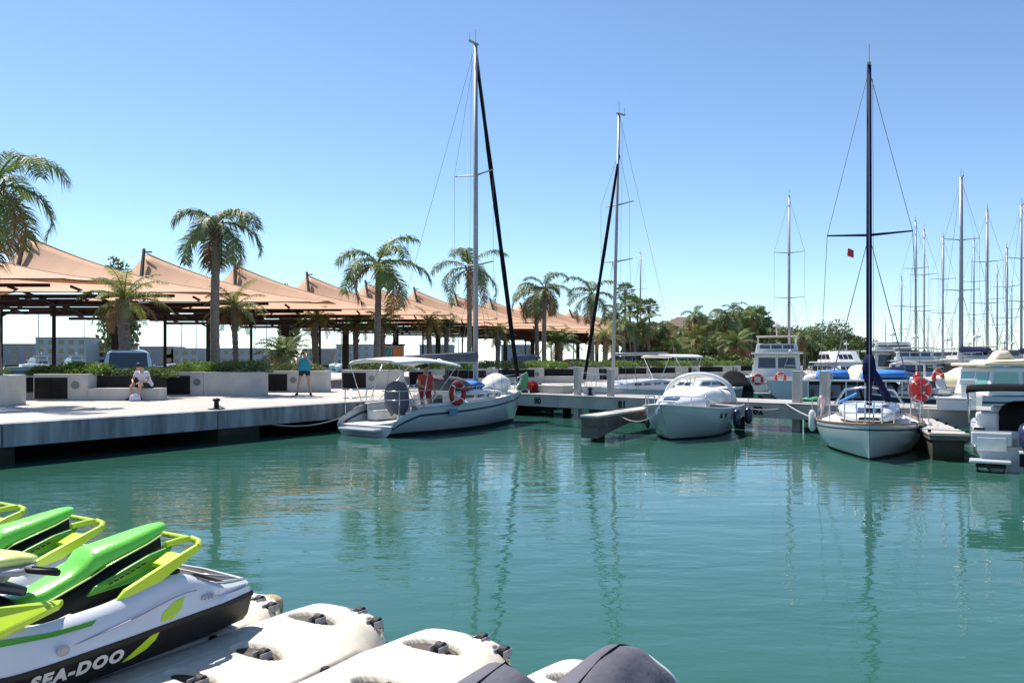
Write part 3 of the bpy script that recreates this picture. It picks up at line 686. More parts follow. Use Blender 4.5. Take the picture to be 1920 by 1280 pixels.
# ================================================================ BOATS
def hull(t, L, B, fs, fb, rake=.8, tr=.8, mid=.42, dr=.35, p=2.1, mats=('hullshade', 'anti', 'stripe'), band=(.16, .23), wl=.07, n=26, m=12, q0=.42, q1=1.25, scoop=0., sheer_dip=.06, t0=0.):
    def hb(t_):
        return B/2*((tr+(1-tr)*math.sin(math.pi/2*t_/mid)) if t_ < mid else max(.0, 1-((t_-mid)/(1-mid))**p))
    def zs(t_):
        z = fs+(fb-fs)*t_**1.6-sheer_dip*math.sin(math.pi*t_)
        if scoop and t_ < .14: z = .30+(z-.30)*(t_/.14)**scoop
        return z
    rings = []; info = []
    for i in range(n+1):
        t_ = (i/n)
        if scoop: t_ = t_**1.25
        b = max(hb(t_), .004); z1 = zs(t_); zk = -dr*math.sin(math.pi*min(1, .12+t_*.80))**.8
        if t_ > .9: zk = zk+(.0-zk)*((t_-.9)/.1)
        q = q0+(q1-q0)*max(0, (t_-.35)/.65)**1.4
        half = []
        uw = min(.85, max(.05, (wl-zk)/(z1-zk))); hh = z1-zk
        if band and band[1] < (z1-wl)*.8: u2, u3 = 1-band[1]/hh, 1-band[0]/hh
        else: u2, u3 = .97, .985
        u2 = max(u2, uw+.02)
        us = [uw*q_ for q_ in (0, .3, .55, .8, 1)]+[uw+(u2-uw)*q_ for q_ in (.14, .3, .5, .75, 1)]+[u3, (u3+1)/2, 1]
        for u in us:
            y = b*math.sin(math.pi/2*u)**q; z = zk+(z1-zk)*u
            x = L*t_-rake*(1-u)*t_**5+(.0 if t_ > .03 else 0)
            half.append((x, y, z))
        rings.append([(x, y, z) for x, y, z in half[::-1]]+[(x, -y, z) for x, y, z in half[1:]])
        info.append((L*t_, b, z1))
    b = MB(); k = len(rings[0]); base = 0
    for r in rings: b.v.extend(r)
    for i in range(n):
        for j in range(k-1):
            a = i*k+j; f = (a, a+k, a+k+1, a+1)
            jj = j if j < (k-1)//2 else k-2-j      # strip index counted down from the sheer
            mi = 1 if jj >= 8 else (2 if (band and jj == 2) else 0)
            b.f.append(f); b.m.append(mi)
    b.f.append(tuple(range(k))); b.m.append(0)
    o = b.build('hull', mats, t, auto=50, fix=True)
    return info, hb, zs
def deck(t, info, a=0, b_=None, mt='deckw', inset=.05, drop=.04, camber=.05, name='deck'):
    pts = info[a:b_]; m = MB(); rows = []
    for x, b, z in pts:
        w = max(.003, b-inset*min(1, b/.2)); rows.append([(x, w, z-drop), (x, w*.5, z-drop+camber*.8), (x, 0, z-drop+camber), (x, -w*.5, z-drop+camber*.8), (x, -w, z-drop)])
    m.loft(rows, caps=False, closed=False); return m.build(name, mt, t, smooth=True)
def toerail(t, info, a=0, mt='alu', r=.018, h=.01):
    m = MB()
    for s in (1, -1): m.tube([(x, s*b, z+h) for x, b, z in info[a:]], r, 6)
    m.build('toe_rail', mt, t, smooth=True)
def rails(t, info, hb, zs, L, h=.55, pos=(.2, .32, .45, .58, .7, .8), bow=True, stern=True, r=.011, sr=None):
    if bow:
        m = MB(); tt = (.84, .92, .985)
        for hh in (h, h*.5):
            pts = [(L*a, hb(a)-.02, zs(a)+hh) for a in tt]+[(L*1.02, 0, zs(1)+hh)]+[(L*a, -hb(a)+.02, zs(a)+hh) for a in tt[::-1]]; m.tube(pts, r+.003, 6)
        for a in (.84, .92, .97):
            for s in (1, -1): m.tube([(L*a, s*(hb(a)-.03), zs(a)-.02), (L*a, s*(hb(a)-.02), zs(a)+h)], r+.003, 6)
        m.build('pulpit', 'steel', t, smooth=True)
    if stern:
        for s in (1, -1):
            m = MB()
            for hh in (h, h*.5): m.tube([(L*.03, s*hb(.03)*.45, .35+fsz(zs)+hh), (L*.03, s*(hb(.03)-.04), .35+fsz(zs)+hh), (L*.18, s*(hb(.18)-.04), zs(.18)+hh)], r+.003, 6)
            for a in (.04, .16): m.tube([(L*a, s*(hb(a)-.05), zs(a)), (L*a, s*(hb(a)-.04), zs(.18)+h)], r+.003, 6)
            m.build('pushpit', 'steel', t, smooth=True)
    m = MB()
    for s in (1, -1):
        for a in pos: m.tube([(L*a, s*(hb(a)-.04), zs(a)-.02), (L*a, s*(hb(a)-.03), zs(a)+h)], r, 5)
        for hh in (h, h*.5): m.tube([(L*a, s*(hb(a)-.03), zs(a)+hh) for a in (.18,)+tuple(pos)+(.84,)], .005, 4)
    m.build('lifelines', 'steel', t)
def fsz(zs): return zs(.18)-.35
def rig(t, mx, z0, zt, B, bowx, bowz, sternx, sternz, r=.07, mt='alu', spr=(.45, .72), sw=.75, furl=None, boom=None, boomz=None, cover=None, frac=1., wr=.008, lean=0., back=True, furlr=.055, sprh=0):
    m = MB(); m.tube([(mx, 0, z0), (mx-lean*.5, 0, (z0+zt)/2), (mx-lean, 0, zt)], [r, r*.96, r*.75], 10, flat=1.35 if False else 1); ms = m.build('mast', mt, t, smooth=True)
    m = MB(); m.tube([(mx-lean, 0, zt), (mx-lean, 0, zt+.5)], .012, 4); m.box((mx-lean-.1, 0, zt+.02), (.45, .08, .05)); m.tube([(mx-lean-.3, 0, zt+.02), (mx-lean-.3, 0, zt+.3)], .012, 4); m.build('masthead', 'alud', ms)
    for f in spr:
        m = MB(); z = z0+(zt-z0)*f; m.tube([(mx-lean*f-.12, -sw, z+.06), (mx-lean*f, 0, z), (mx-lean*f-.12, sw, z+.06)], [.02, .035, .02], 6); m.build('spreader', mt, t)
    m = MB(); zh = z0+(zt-z0)*frac
    for s in (1, -1):
        fr = [(mx-.12, s*sw, z0+(zt-z0)*f+.06) for f in spr]
        m.tube([(mx-.15, s*(B/2-.08), z0*.6)]+fr+[(mx-lean, 0, zh-.1)], wr, 4)
        if spr: m.tube([(mx+.25, s*(B/2-.15), z0*.6), (mx, 0, z0+(zt-z0)*spr[0])], wr, 4); m.tube([(mx-.4, s*(B/2-.15), z0*.6), (mx, 0, z0+(zt-z0)*spr[0])], wr, 4)
    m.tube([(bowx, 0, bowz), (mx-lean, 0, zh-.05)], wr, 4)
    if back: m.tube([(mx-lean, 0, zt), (sternx+.8, 0, sternz+1.8), (sternx, .5, sternz)], wr, 4); m.tube([(sternx+.8, 0, sternz+1.8), (sternx, -.5, sternz)], wr, 4)
    m.tube([(mx-.25, .1, z0+.3), (mx-.12-lean, .08, zt-.3)], wr*.8, 4)
    m.build('rigging', 'wire', t)
    if furl:
        m = MB(); a = Vector((bowx, 0, bowz+.25)); b = Vector((mx-lean, 0, zh-.25)); n = 14; rr = random.Random(5)
        m.tube([a.lerp(b, i/n) for i in range(n+1)], [furlr*(.75+.55*math.sin(math.pi*min(1, i/n*.6+.25)))*(1+rr.uniform(-.12, .12)) for i in range(n+1)], 8)
        m.build('furled_jib', furl, t, smooth=True)
    if boom:
        bz = boomz or z0+1.0; m = MB(); m.tube([(mx-.05, 0, bz), (mx-boom, 0, bz+.05)], .06, 8); bo = m.build('boom', mt, t, smooth=True)
        if cover:
            m = MB(); n = 10; rs = []
            for i in range(n+1):
                u = i/n; rs.append(ringx(mx-.0-boom*u, .13*(1-.45*u), bz-.02, bz+.28*(1-.55*u)+.06, 2.2, 12))
            m.loft(rs); m.build('sail_cover', cover, bo, smooth=True)
    return ms
def trunk_cabin(t, st, mt='gel', name='coachroof'):
    """st: list of (x, halfwidth, z0, z1)"""
    m = MB(); m.loft([ringx(x, w, a, b, 4.5, 24, top=.86) for x, w, a, b in st]); return m.build(name, mt, t, auto=45)
def side_windows(t, x0, x1, y, z, h, n, tilt=.0, mt='glass', taper=0.):
    w = (x1-x0)/n
    for s in (1, -1):
        for i in range(n):
            m = MB(); cx = x0+w*(i+.5); yy = y-taper*(i+.5)/n
            m.box((cx, s*yy, z), (w*.72, .02, h), rz=-s*math.atan2(taper, (x1-x0)) if taper else 0); m.build('window', mt, t, bev=.008)
def lifebuoy(loc, rz, label, R1=.29, grp='red lifebuoys', tube_m='red'):
    t = thing('lifebuoy', label, 'lifebuoy', loc, rz, grp)
    m = MB(); m.torus((0, 0, 0), R1, .075, 'y', 28, 10); m.build('ring', tube_m, t, smooth=True)
    for k in range(4):
        m = MB(); m.torus((0, 0, 0), R1, .078, 'y', 2, 10, arc=(k/4+.11, k/4+.135)); m.build('band', 'gel', t, smooth=True)
    m = MB(); m.torus((0, 0, 0), R1+.10, .010, 'y', 24, 5); m.build('grab_line', 'rope', t)
    return t
def fender(loc, label, h=.5, r=.1, m_='navy', cat='fender'):
    t = thing('fender', label, cat, loc, 0, 'fenders')
    m = MB(); m.lathe([(.0, 0), (r*.6, .02), (r, .1), (r, h-.1), (r*.6, h-.02), (0, h)], seg=12); m.build('body', m_, t, smooth=True)
    m = MB(); m.tube([(0, 0, h), (0, 0, h+.3)], .012, 5); m.build('line', 'rope', t); return t
def rope(pts, label, r=.018, sag=.3, m_='rope'):
    a, b = Vector(pts[0]), Vector(pts[-1]); n = 12
    q = [a.lerp(b, i/n)-Vector((0, 0, sag*4*(i/n)*(1-i/n))) for i in range(n+1)]
    m = MB(); m.tube(q, r, 5); o = m.build('mooring_line', m_, None); return tag(o, label, 'rope', 'mooring lines')

def block(t, x0, x1, hw, z0, z1, rf=.4, rr=.1, wall='gel', name='cabin', bev=.06, top=.93):
    m = MB(); vs = []
    for z, a, b, w in ((z0, x0, x1, hw), (z1, x0+rr, x1-rf, hw*top)):
        vs += [(a, -w, z), (b-.18, -w*.92, z), (b, -w*.45, z), (b, w*.45, z), (b-.18, w*.92, z), (a, w, z)]
    m.add(vs, [(5, 4, 3, 2, 1, 0), (6, 7, 8, 9, 10, 11)]+[(i, (i+1) % 6, 6+(i+1) % 6, 6+i) for i in range(6)])
    return m.build(name, wall, t, bev=bev)
def panes(t, x0, x1, hw, za, zb, z0, z1, rf, rr, top=.93, nside=3, nfront=3, nback=0, mt='glass', proud=.012):
    """windows lying on the faces of a block()"""
    def P(fx, sy, z):
        k = (z-z0)/(z1-z0); a = x0+rr*k; b = x1-rf*k; w = hw*(1-(1-top)*k); return a, b, w
    for s in (1, -1):
        for i in range(nside):
            vs = []
            for z, u in ((za, i+.08), (za, i+.92), (zb, i+.92), (zb, i+.08)):
                a, b, w = P(0, 0, z); u = u/nside; L_ = (b-.2)-a; x = a+L_*u; yw = w*(1-.08*u)
                vs.append((x, s*(yw+proud), z))
            m = MB(); m.add(vs, [(0, 1, 2, 3)]); m.build('window', mt, t)
    for i in range(nfront):
        vs = []
        for z, u in ((za, i+.06), (za, i+.94), (zb, i+.94), (zb, i+.06)):
            a, b, w = P(0, 0, z); vs.append((b+proud, (u/nfront*2-1)*w*.45, z))
        m = MB(); m.add(vs, [(0, 1, 2, 3)]); m.build('window', mt, t)
    for i in range(nback):
        vs = []
        for z, u in ((za, i+.06), (za, i+.94), (zb, i+.94), (zb, i+.06)):
            a, b, w = P(0, 0, z); vs.append((a-proud, (u/nback*2-1)*w*.85, z))
        m = MB(); m.add(vs, [(0, 1, 2, 3)]); m.build('window', mt, t)

# ---------------------------------------------------------------- sailing boat beside the quay (stern towards us)
def heading(ax, ay, bx, by): return math.atan2(by-ay, bx-ax), math.hypot(bx-ax, by-ay)
rz, L = heading(-4.25, 22.9, .38, 28.9)
t = thing('sailing_boat', 'white sailing boat with a white bimini and open scooped stern, moored at the quay corner', 'sailing boat', (-4.25, 22.9, 0), rz)
S1 = t; B = 2.75
info, hb, zs = hull(t, L, B, .78, 1.17, rake=.55, tr=.84, scoop=.55, mid=.45, band=(.17, .24), wl=.10, dr=.4, sheer_dip=.03, n=34, m=16)
# cockpit sole and seats, side decks
a0 = next(i for i, q in enumerate(info) if q[0] > L*.40)
deck(t, info, a0, None)
m = MB(); m.add([(.05, -1.02, .30), (L*.41, -1.05, .36), (L*.41, 1.05, .36), (.05, 1.02, .30)], [(0, 1, 2, 3)]); m.build('cockpit_sole', 'deckw', t)
for s in (1, -1):
    m = MB(); m.box((L*.27, s*.82, .50), (L*.26, .42, .30)); m.build('cockpit_seat', 'gel', t, bev=.03)
    m = MB(); rs = []
    for i in range(9):
        tt = .13+.28*i/8; x = L*tt; w = hb(tt); zz = zs(tt)
        rs.append([(x, s*(w-.03), zz-.02), (x, s*(w-.05), zz+.02), (x, s*(w-.16), zz+.10), (x, s*(w-.30), zz+.08), (x, s*(w-.34), .45)])
    m.loft(rs, caps=False, closed=False); m.build('coaming', 'gel', t, smooth=True)
m = MB(); m.box((-.06, 0, .20), (.50, 1.5, .07)); m.build('swim_platform', 'gel', t, bev=.025)
m = MB(); m.box((L*.405, 0, .72), (.05, 2.1, .68)); m.build('companionway_bulkhead', 'gel', t, bev=.02)
m = MB(); m.box((L*.405-.03, 0, .80), (.02, .55, .55)); m.build('companionway_door', 'glass', t)
trunk_cabin(t, [(L*.40, .95, .72, 1.20), (L*.44, .98, .72, 1.24), (L*.56, .93, .75, 1.24), (L*.68, .74, .80, 1.21), (L*.78, .50, .88, 1.15), (L*.84, .30, .95, 1.08)])
for i, (a, w) in enumerate(((.47, .93), (.55, .90), (.63, .80), (.71, .645))):
    for s in (1, -1):
        m = MB(); m.box((L*a, s*(w), 1.03), (.42, .03, .10), rz=-s*(.0 if i < 1 else .12+.10*i)); m.build('window', 'glass', t, bev=.01)
for a in (.60, .74): m = MB(); m.box((L*a, 0, lerp([(.56, 1.25), (.68, 1.22), (.78, 1.17)], a)), (.42, .42, .05)); m.build('hatch', 'glass', t, bev=.015)
toerail(t, info, 5)
rails(t, info, hb, zs, L, h=.50, stern=True)
mxp = L*.655
rig(t, mxp, 1.18, 12.75, B, L*.965, 1.15, .35, .9, r=.085, spr=(.36, .62), sw=.85, furl='dark', boom=3.3, boomz=2.12, cover='greycv', wr=.007, furlr=.058)
# sprayhood, bimini, wheel and its cover
m = MB()
for i, (x, w, h) in enumerate(((L*.50, .98, 1.30), (L*.48, .96, 1.55), (L*.44, .94, 1.70), (L*.40, .92, 1.74))):
    pass
rs = [ringx(x, w, z0_, z1_, 2.6, 20) for x, w, z0_, z1_ in ((L*.50, .92, 1.20, 1.28), (L*.485, .94, 1.19, 1.5), (L*.45, .95, 1.18, 1.66), (L*.41, .95, 1.18, 1.70))]
m.loft(rs); m.build('sprayhood', 'greycv', t, smooth=True)
m = MB(); rs = []
for i in range(9):
    u = i/8; x = L*.045+L*.36*u; zz = 2.07+.10*math.sin(math.pi*u)-.10*u
    top = [(x, 1.02*math.cos(math.pi*k/10), zz+.14*math.sin(math.pi*k/10)) for k in range(11)]; rs.append(top+[(x, p_[1], p_[2]-.035) for p_ in top[::-1]])
m.loft(rs); bi = m.build('bimini', 'whitecv', t, smooth=True)
m = MB()
for x, xb in ((L*.05, L*.12), (L*.22, L*.17), (L*.39, L*.22)):
    for s in (1, -1): m.tube([(xb, s*1.12, .95), (x, s*1.0, 2.05)], .014, 6)
    m.tube([(x, -1.0, 2.05), (x, 0, 2.22), (x, 1.0, 2.05)], .014, 6)
m.build('bimini_frame', 'steel', t, smooth=True)
m = MB(); rs = [ringx(x, w, a, b, 2.3, 20) for x, w, a, b in ((L*.145, .10, .5, 1.38), (L*.15, .36, .62, 1.50), (L*.17, .42, .55, 1.55), (L*.19, .40, .5, 1.52), (L*.205, .16, .45, 1.40))]
m.loft(rs); m.build('wheel_cover', 'greycv', t, smooth=True)
m = MB(); m.box((L*.21, 0, .62), (.30, .32, .66)); m.build('steering_pedestal', 'gel', t, bev=.04)
m = MB(); m.box((L*.455, -B/2+.06, .45), (.45, .012, .22)); 
# mast-side cover and bow cover
m = MB(); rs = [ringx(L*.60+x, w, 1.22, z, 2.3, 16) for x, w, z in ((-.35, .12, 1.30), (-.2, .42, 1.44), (.15, .46, 1.50), (.45, .38, 1.44), (.62, .12, 1.30))]
m.loft(rs); m.build('hatch_cover', 'bluecv', t, smooth=True)
m = MB(); rs = [ringx(L*.80+x, w, 1.05, z, 2.2, 16) for x, w, z in ((-.5, .12, 1.30), (-.3, .42, 1.60), (0, .50, 1.72), (.3, .42, 1.60), (.48, .12, 1.30))]
m.loft(rs); m.build('dinghy_cover', 'whitecv', t, smooth=True)
v = [(L*.885, -.40, 1.12), (L*.90, -.42, 1.36), (L*.955, -.30, 1.66), (L*1.02, -.10, 1.74), (L*1.045, -.02, 1.60), (L*1.035, -.01, 1.22), (L*.97, -.18, 1.06)]
m = MB(); n_ = len(v); m.add(v+[(x+.02, y_+.05, z) for x, y_, z in v], [tuple(range(n_)), tuple(range(2*n_-1, n_-1, -1))]+[(i, (i+1) % n_, n_+(i+1) % n_, n_+i) for i in range(n_)])
m.build('bow_cloth', 'greenp', t)
m = MB(); m.tube([(L*1.0, 0, 1.16), (L*1.05, 0, 1.08), (L*1.05, 0, .95)], .03, 6); m.build('anchor', 'steel', t)
ct, st_ = math.cos(rz), math.sin(rz)
def on_s1(x, y, z): return (-4.25+x*ct-y*st_, 22.9+x*st_+y*ct, z)
lifebuoy(on_s1(L*.325, -1.40, 1.17), rz, 'dark red lifebuoy on the rail of the boat with the white bimini', R1=.285, tube_m='redd')
m = MB(); m.box((0, 0, 0), (.36, .02, .20)); o = m.build('stern_banner', 'screen', None); o.location = on_s1(L*.30, -1.415, .62); o.rotation_euler = (0, 0, rz); tag(o, 'small teal panel on the hull below the dark red lifebuoy', 'panel')

# ---------------------------------------------------------------- second sailing boat, beyond the dock, bow left
rz2, L2 = heading(7.6, 35.5, 1.9+1.0, 30.6)
L2 = 7.2; sx, sy = 7.65, 34.6; rz2 = math.atan2(30.9-34.6, 3.1-7.9); L2 = 6.3
t = thing('sailing_boat', 'white sailing boat with a thin grey mast and dark furled jib, lying beyond the dock', 'sailing boat', (sx, sy, 0), rz2)
info, hb, zs = hull(t, L2, 2.5, .95, 1.15, rake=.5, mid=.45, band=(.3, .36)); deck(t, info); toerail(t, info)
trunk_cabin(t, [(L2*.28, .80, .9, 1.35), (L2*.4, .86, .9, 1.42), (L2*.6, .74, .95, 1.38), (L2*.75, .45, 1.0, 1.25), (L2*.8, .25, 1.03, 1.16)])
side_windows(t, L2*.32, L2*.66, .80, 1.22, .10, 4, taper=.12); rails(t, info, hb, zs, L2, stern=False)
rig(t, L2*.73, 1.25, 12.0, 2.5, L2*.975, 1.15, .2, .95, r=.07, spr=(.45, .66), sw=.8, furl='dark', boom=3.2, boomz=2.40, cover=None, lean=.35, frac=.87, furlr=.05)
m = MB(); rs = []
for i in range(7):
    u = i/6; x = L2*.02+L2*.30*u; top = [(x, .9*math.cos(math.pi*k/8), 2.3+.12*math.sin(math.pi*k/8)) for k in range(9)]; rs.append(top+[(x, q[1], q[2]-.04) for q in top[::-1]])
m.loft(rs); m.build('bimini', 'whitecv', t, smooth=True)
for s in (1, -1):
    m = MB()
    for x in (L2*.04, L2*.3): m.tube([(L2*.15, s*.95, .95), (x, s*.88, 2.3)], .014, 5)
    m.build('bimini_frame', 'steel', t)

# navy hulled boat with pale deck, right of it
t = thing('motor_boat', 'low navy hulled boat with a pale deck, left of the cruiser arch', 'motor boat', (9.9, 37.2, 0), math.atan2(-4.5, -4.6))
info, hb, zs = hull(t, 6.0, 2.3, .95, 1.12, rake=.5, mats=('navy', 'anti', 'gel'), band=(.0, .07)); deck(t, info); toerail(t, info, mt='gel')
block(t, 1.6, 3.6, .8, .98, 1.30, .5, .1); panes(t, 1.6, 3.6, .8, 1.08, 1.22, .98, 1.30, .5, .1, nfront=2, nside=2)

# ---------------------------------------------------------------- small cruiser with white cover and arch (bow towards us, left)
cx, cy = 6.3, 25.3; rz = math.atan2(21.2-cy, 3.92-cx); L = math.hypot(21.2-cy, 3.92-cx)
t = thing('motor_cruiser', 'small white motor cruiser with white canvas cover and round arch before the dock', 'motor cruiser', (cx, cy, 0), rz)
B = 2.25
info, hb, zs = hull(t, L, B, .78, .98, rake=.75, tr=.92, mid=.5, p=2.3, band=(.20, .235), wl=.04, q0=.36, q1=1.05, dr=.3, mats=('hullshade', 'anti', 'gelg'))
deck(t, info, 0); toerail(t, info, 0, 'gel', .03)
m = MB(); rs = [ringx(x, w, .78, z, 3.2, 26, top=.75) for x, w, z in ((L*.94, .10, 1.0), (L*.86, .36, 1.06), (L*.76, .60, 1.12), (L*.66, .78, 1.18), (L*.58, .86, 1.22))]
m.loft(rs); m.build('foredeck', 'gel', t, smooth=True)
m = MB(); rs = [ringx(x, w, .85, z, 3.4, 26, top=.72) for x, w, z in ((L*.68, .50, 1.10), (L*.62, .70, 1.24), (L*.52, .86, 1.36), (L*.42, .90, 1.40), (L*.28, .94, 1.36), (L*.12, .98, 1.30), (L*.03, .94, 1.12))]
m.loft(rs); m.build('canvas_cover', 'whitecv', t, smooth=True)
m = MB()
pts = [(L*.22, 1.05*math.cos(a), .92+.82*math.sin(a)**.8) for a in [math.pi*k/18 for k in range(19)]]
m.tube([(L*.28-p_[2]*.05, p_[1], p_[2]) for p_ in pts], .07, 8, flat=1.6); m.build('arch', 'gel', t, smooth=True)
m = MB(); m.tube([(L*.97, 0, 1.42)]+[], .01, 4) if False else None
m = MB()
for s in (1, -1):
    m.tube([(L*1.0, 0, 1.18), (L*.93, s*(hb(.93)-.02), 1.20), (L*.75, s*(hb(.75)-.06), 1.16), (L*.60, s*(hb(.6)-.06), 1.02)], .014, 6)
    for a in (.93, .84, .74): m.tube([(L*a, s*(hb(a)-.06), zs(a)), (L*a, s*(hb(a)-.05), 1.18)], .012, 5)
m.build('bow_rail', 'steel', t, smooth=True)
m = MB(); m.box((L*.80, 0, 1.115), (.36, .36, .04), ry=.12); m.build('hatch', 'glass', t, bev=.01)
for s in (1, -1):
    for a in (.50, .58): m = MB(); m.lathe([(0, -.01), (.085, -.01), (.085, .012), (0, .012)], (L*a, s*(hb(a)-.02), .62), axis='y', seg=16); m.build('porthole', 'glass', t)
    m = MB(); m.box((L*.22, s*(hb(.22)+.004), .60), (.5, .02, .12)); m.build('side_vent', 'black', t, bev=.005)
m = MB(); m.tube([(L*.99, 0, .95), (L*1.05, 0, .86), (L*1.06, 0, .74)], .03, 6); m.build('anchor', 'steel', t)
c_, s_ = math.cos(rz), math.sin(rz)
def on_m1(x, y, z): return (cx+x*c_-y*s_, cy+x*s_+y*c_, z)
fender(on_m1(L*.36, B/2+.12, .22), 'dark fender hanging at the middle of the small motor cruiser', .52, .11)
fender(on_m1(L*.06, B/2+.10, .22), 'dark fender at the stern corner of the small motor cruiser', .50, .11)
fender(on_m1(L*.90, -.52, .30), 'small dark fender at the bow of the small motor cruiser', .26, .06, 'black')
rope([on_m1(L*.98, .1, .95), (2.9, 22.6, .72)], 'mooring line from the small motor cruiser bow to the narrow finger pontoon', sag=.35)
rope([(8.7, 24.1, QZ+.02), on_m1(.1, 1.0, .72)], 'mooring line from the dock edge to the small motor cruiser stern', sag=.15)

# ---------------------------------------------------------------- bow-on sailing boat with the navy mast
bx, by = 7.55, 16.9; hx, hy = -.405, -.914; L = 5.7
sx, sy = bx-hx*L, by-hy*L; rz = math.atan2(hy, hx)
t = thing('sailing_boat', 'white sailing boat with a navy covered mast, bow pointing at the camera', 'sailing boat', (sx, sy, 0), rz)
B = 2.45
info, hb, zs = hull(t, L, B, .70, .80, rake=.42, tr=.75, mid=.42, p=1.75, band=(.10, .14), wl=.05, q0=.42, q1=1.0, dr=.4)
deck(t, info); toerail(t, info, 0, 'wood', .022)
trunk_cabin(t, [(L*.22, .74, .7, 1.02), (L*.30, .80, .7, 1.12), (L*.5, .78, .72, 1.12), (L*.66, .60, .74, 1.06), (L*.76, .40, .76, .96), (L*.79, .26, .78, .88)])
side_windows(t, L*.34, L*.66, .80, .95, .11, 3, taper=.14)
m = MB(); m.box((L*.72, 0, 1.0), (.42, .50, .05), ry=.18); m.build('hatch', 'glass', t, bev=.015)
m = MB(); m.box((L*.79+.02, 0, .84), (.02, .42, .06)); m.build('window', 'glass', t)
rails(t, info, hb, zs, L, h=.48, pos=(.12, .28, .42, .56, .70), stern=False)
rig(t, L*.60, 1.10, 9.15, B, L*.97, .80, .1, .75, r=.065, spr=(.50,), sw=.93, mt='navycv', boom=2.6, boomz=1.95, cover='navycv', wr=.007)
m = MB(); m.tube([(L*.60-.11, 0, 1.1), (L*.60-.11, 0, 9.0)], .03, 6); m.build('mast_track', 'gel', t)
m = MB(); rs = [ringx(L*.60+x, .15, z0_, z1_, 2.2, 12) for x, z0_, z1_ in ((-.55, 1.9, 2.05), (-.4, 1.72, 2.22), (-.1, 1.55, 2.35), (.12, 1.6, 2.3), (.2, 1.8, 2.1))]
m.loft(rs); m.build('sail_bag', 'navycv', t, smooth=True)
m = MB(); m.tube([(L*.60-.15, .02, 2.0), (L*.60-.35, .16, 1.74), (L*.60-.55, .28, 1.52), (L*.60-.75, .38, 1.30), (L*.60-.85, .42, 1.14)], [.08, .10, .075, .10, .06], 10); m.build('sail_bundle', 'navycv', t, smooth=True)
c_, s_ = math.cos(rz), math.sin(rz)
def on_s3(x, y, z): return (sx+x*c_-y*s_, sy+x*s_+y*c_, z)
m = MB()
m.tube([(L*.30, -.80, 1.05), (L*.42, -.55, 1.42), (L*.47, 0, 1.52), (L*.42, .55, 1.42), (L*.30, .80, 1.05)], .03, 8); m.build('grab_arch', 'steel', t, smooth=True)
m = MB(); m.box((L*.40, -.50, 1.20), (.8, .5, .05), rx=.5); m.build('folded_cloth', 'bluecv', t, bev=.02)
fender(on_s3(L*.42, -B/2-.10, .35), 'long pale fender on the left side of the navy mast boat', .55, .09, 'gel')
fender(on_s3(L*.46, B/2+.08, .20), 'pale fender between the navy mast boat and the wide finger pontoon', .50, .09, 'gel')
fender(on_s3(L*.18, -B/2+.05, .80), 'pink fender on the rail behind the left bow of the navy mast boat', .42, .085, 'pink')
rope([on_s3(L*.95, -.1, .80), (8.3, 24.3, QZ)], 'mooring line from the navy mast boat bow back to the dock', sag=.2)
fl = MB(); fl.add([(0, 0, 0), (.16, .02, -.06), (.15, .0, -.26), (-.02, 0, -.20), (0, .01, 0), (.16, .03, -.06), (.15, .01, -.26), (-.02, .01, -.20)], [(0, 1, 2, 3), (7, 6, 5, 4), (0, 4, 5, 1), (1, 5, 6, 2), (2, 6, 7, 3), (3, 7, 4, 0)])
o = fl.build('flag', 'red', None); o.location = (X(1590, 20.9), 20.9, Z(465, 20.9)); tag(o, 'tiny red courtesy flag left of the navy mast', 'flag')

# ---------------------------------------------------------------- low cabin boat with blue covers, behind it
t = thing('motor_boat', 'low cabin boat with dark windows and blue covers on its roof, beyond the dock', 'motor boat', (10.55, 28.9, 0), math.atan2(-1.6, 4.6))
info, hb, zs = hull(t, 4.4, 2.0, .80, .95, rake=.4, tr=.9, mats=('navy', 'anti', 'navy')); deck(t, info)
block(t, .1, 3.3, .88, .78, 1.42, .3, .02, wall='black'); panes(t, .1, 3.3, .88, .86, 1.30, .78, 1.42, .3, .02, nside=5, nfront=2, nback=2)
m = MB(); m.box((1.7, 0, 1.46), (3.6, 2.0, .07)); m.build('roof', 'gel', t, bev=.02)
for s in (1, -1):
    for x in (.12, .75, 1.35, 1.95, 2.6, 3.1): m = MB(); m.box((x, s*.885, 1.10), (.045, .045, .66)); m.build('post', 'gel', t)
for x, l, w in ((.95, 1.1, .8), (2.65, 1.5, .85)):
    m = MB(); m.loft([ringx(x+a*l/2, w*q, 1.50, 1.50+.34*q, 2.6, 18) for a, q in ((-1, .55), (-.85, .9), (0, 1), (.85, .92), (1, .5))]); m.build('cover', 'bluecv', t, smooth=True)
m = MB(); m.loft([ringx(.2+a, .7*q, 1.48, 1.48+.30*q, 2.4, 18) for a, q in ((-.2, .3), (-.1, .6), (.1, .7), (.3, .5))]); m.build('dinghy', 'whitecv', t, smooth=True)

# lifebuoy station on the dock
lx, ly = X(1720, 22.4), 22.4
t = thing('lifebuoy_stand', 'red lifebuoy stand on the dock right of the navy mast', 'lifebuoy stand', (lx, ly, QZ), .1)
m = MB(); m.tube([(0, 0, 0), (0, 0, .98)], .055, 8); m.build('post', 'red', t, smooth=True)
m = MB(); m.box((0, -.02, .54), (.25, .10, .70)); m.build('box', 'red', t, bev=.02)
m = MB(); m.box((-.05, -.04, .08), (.16, .16, .16)); m.build('foot', 'gel', t, bev=.01)
lifebuoy((lx, ly-.15, QZ+.48), .1, 'bright red lifebuoy on its stand on the dock', R1=.255)

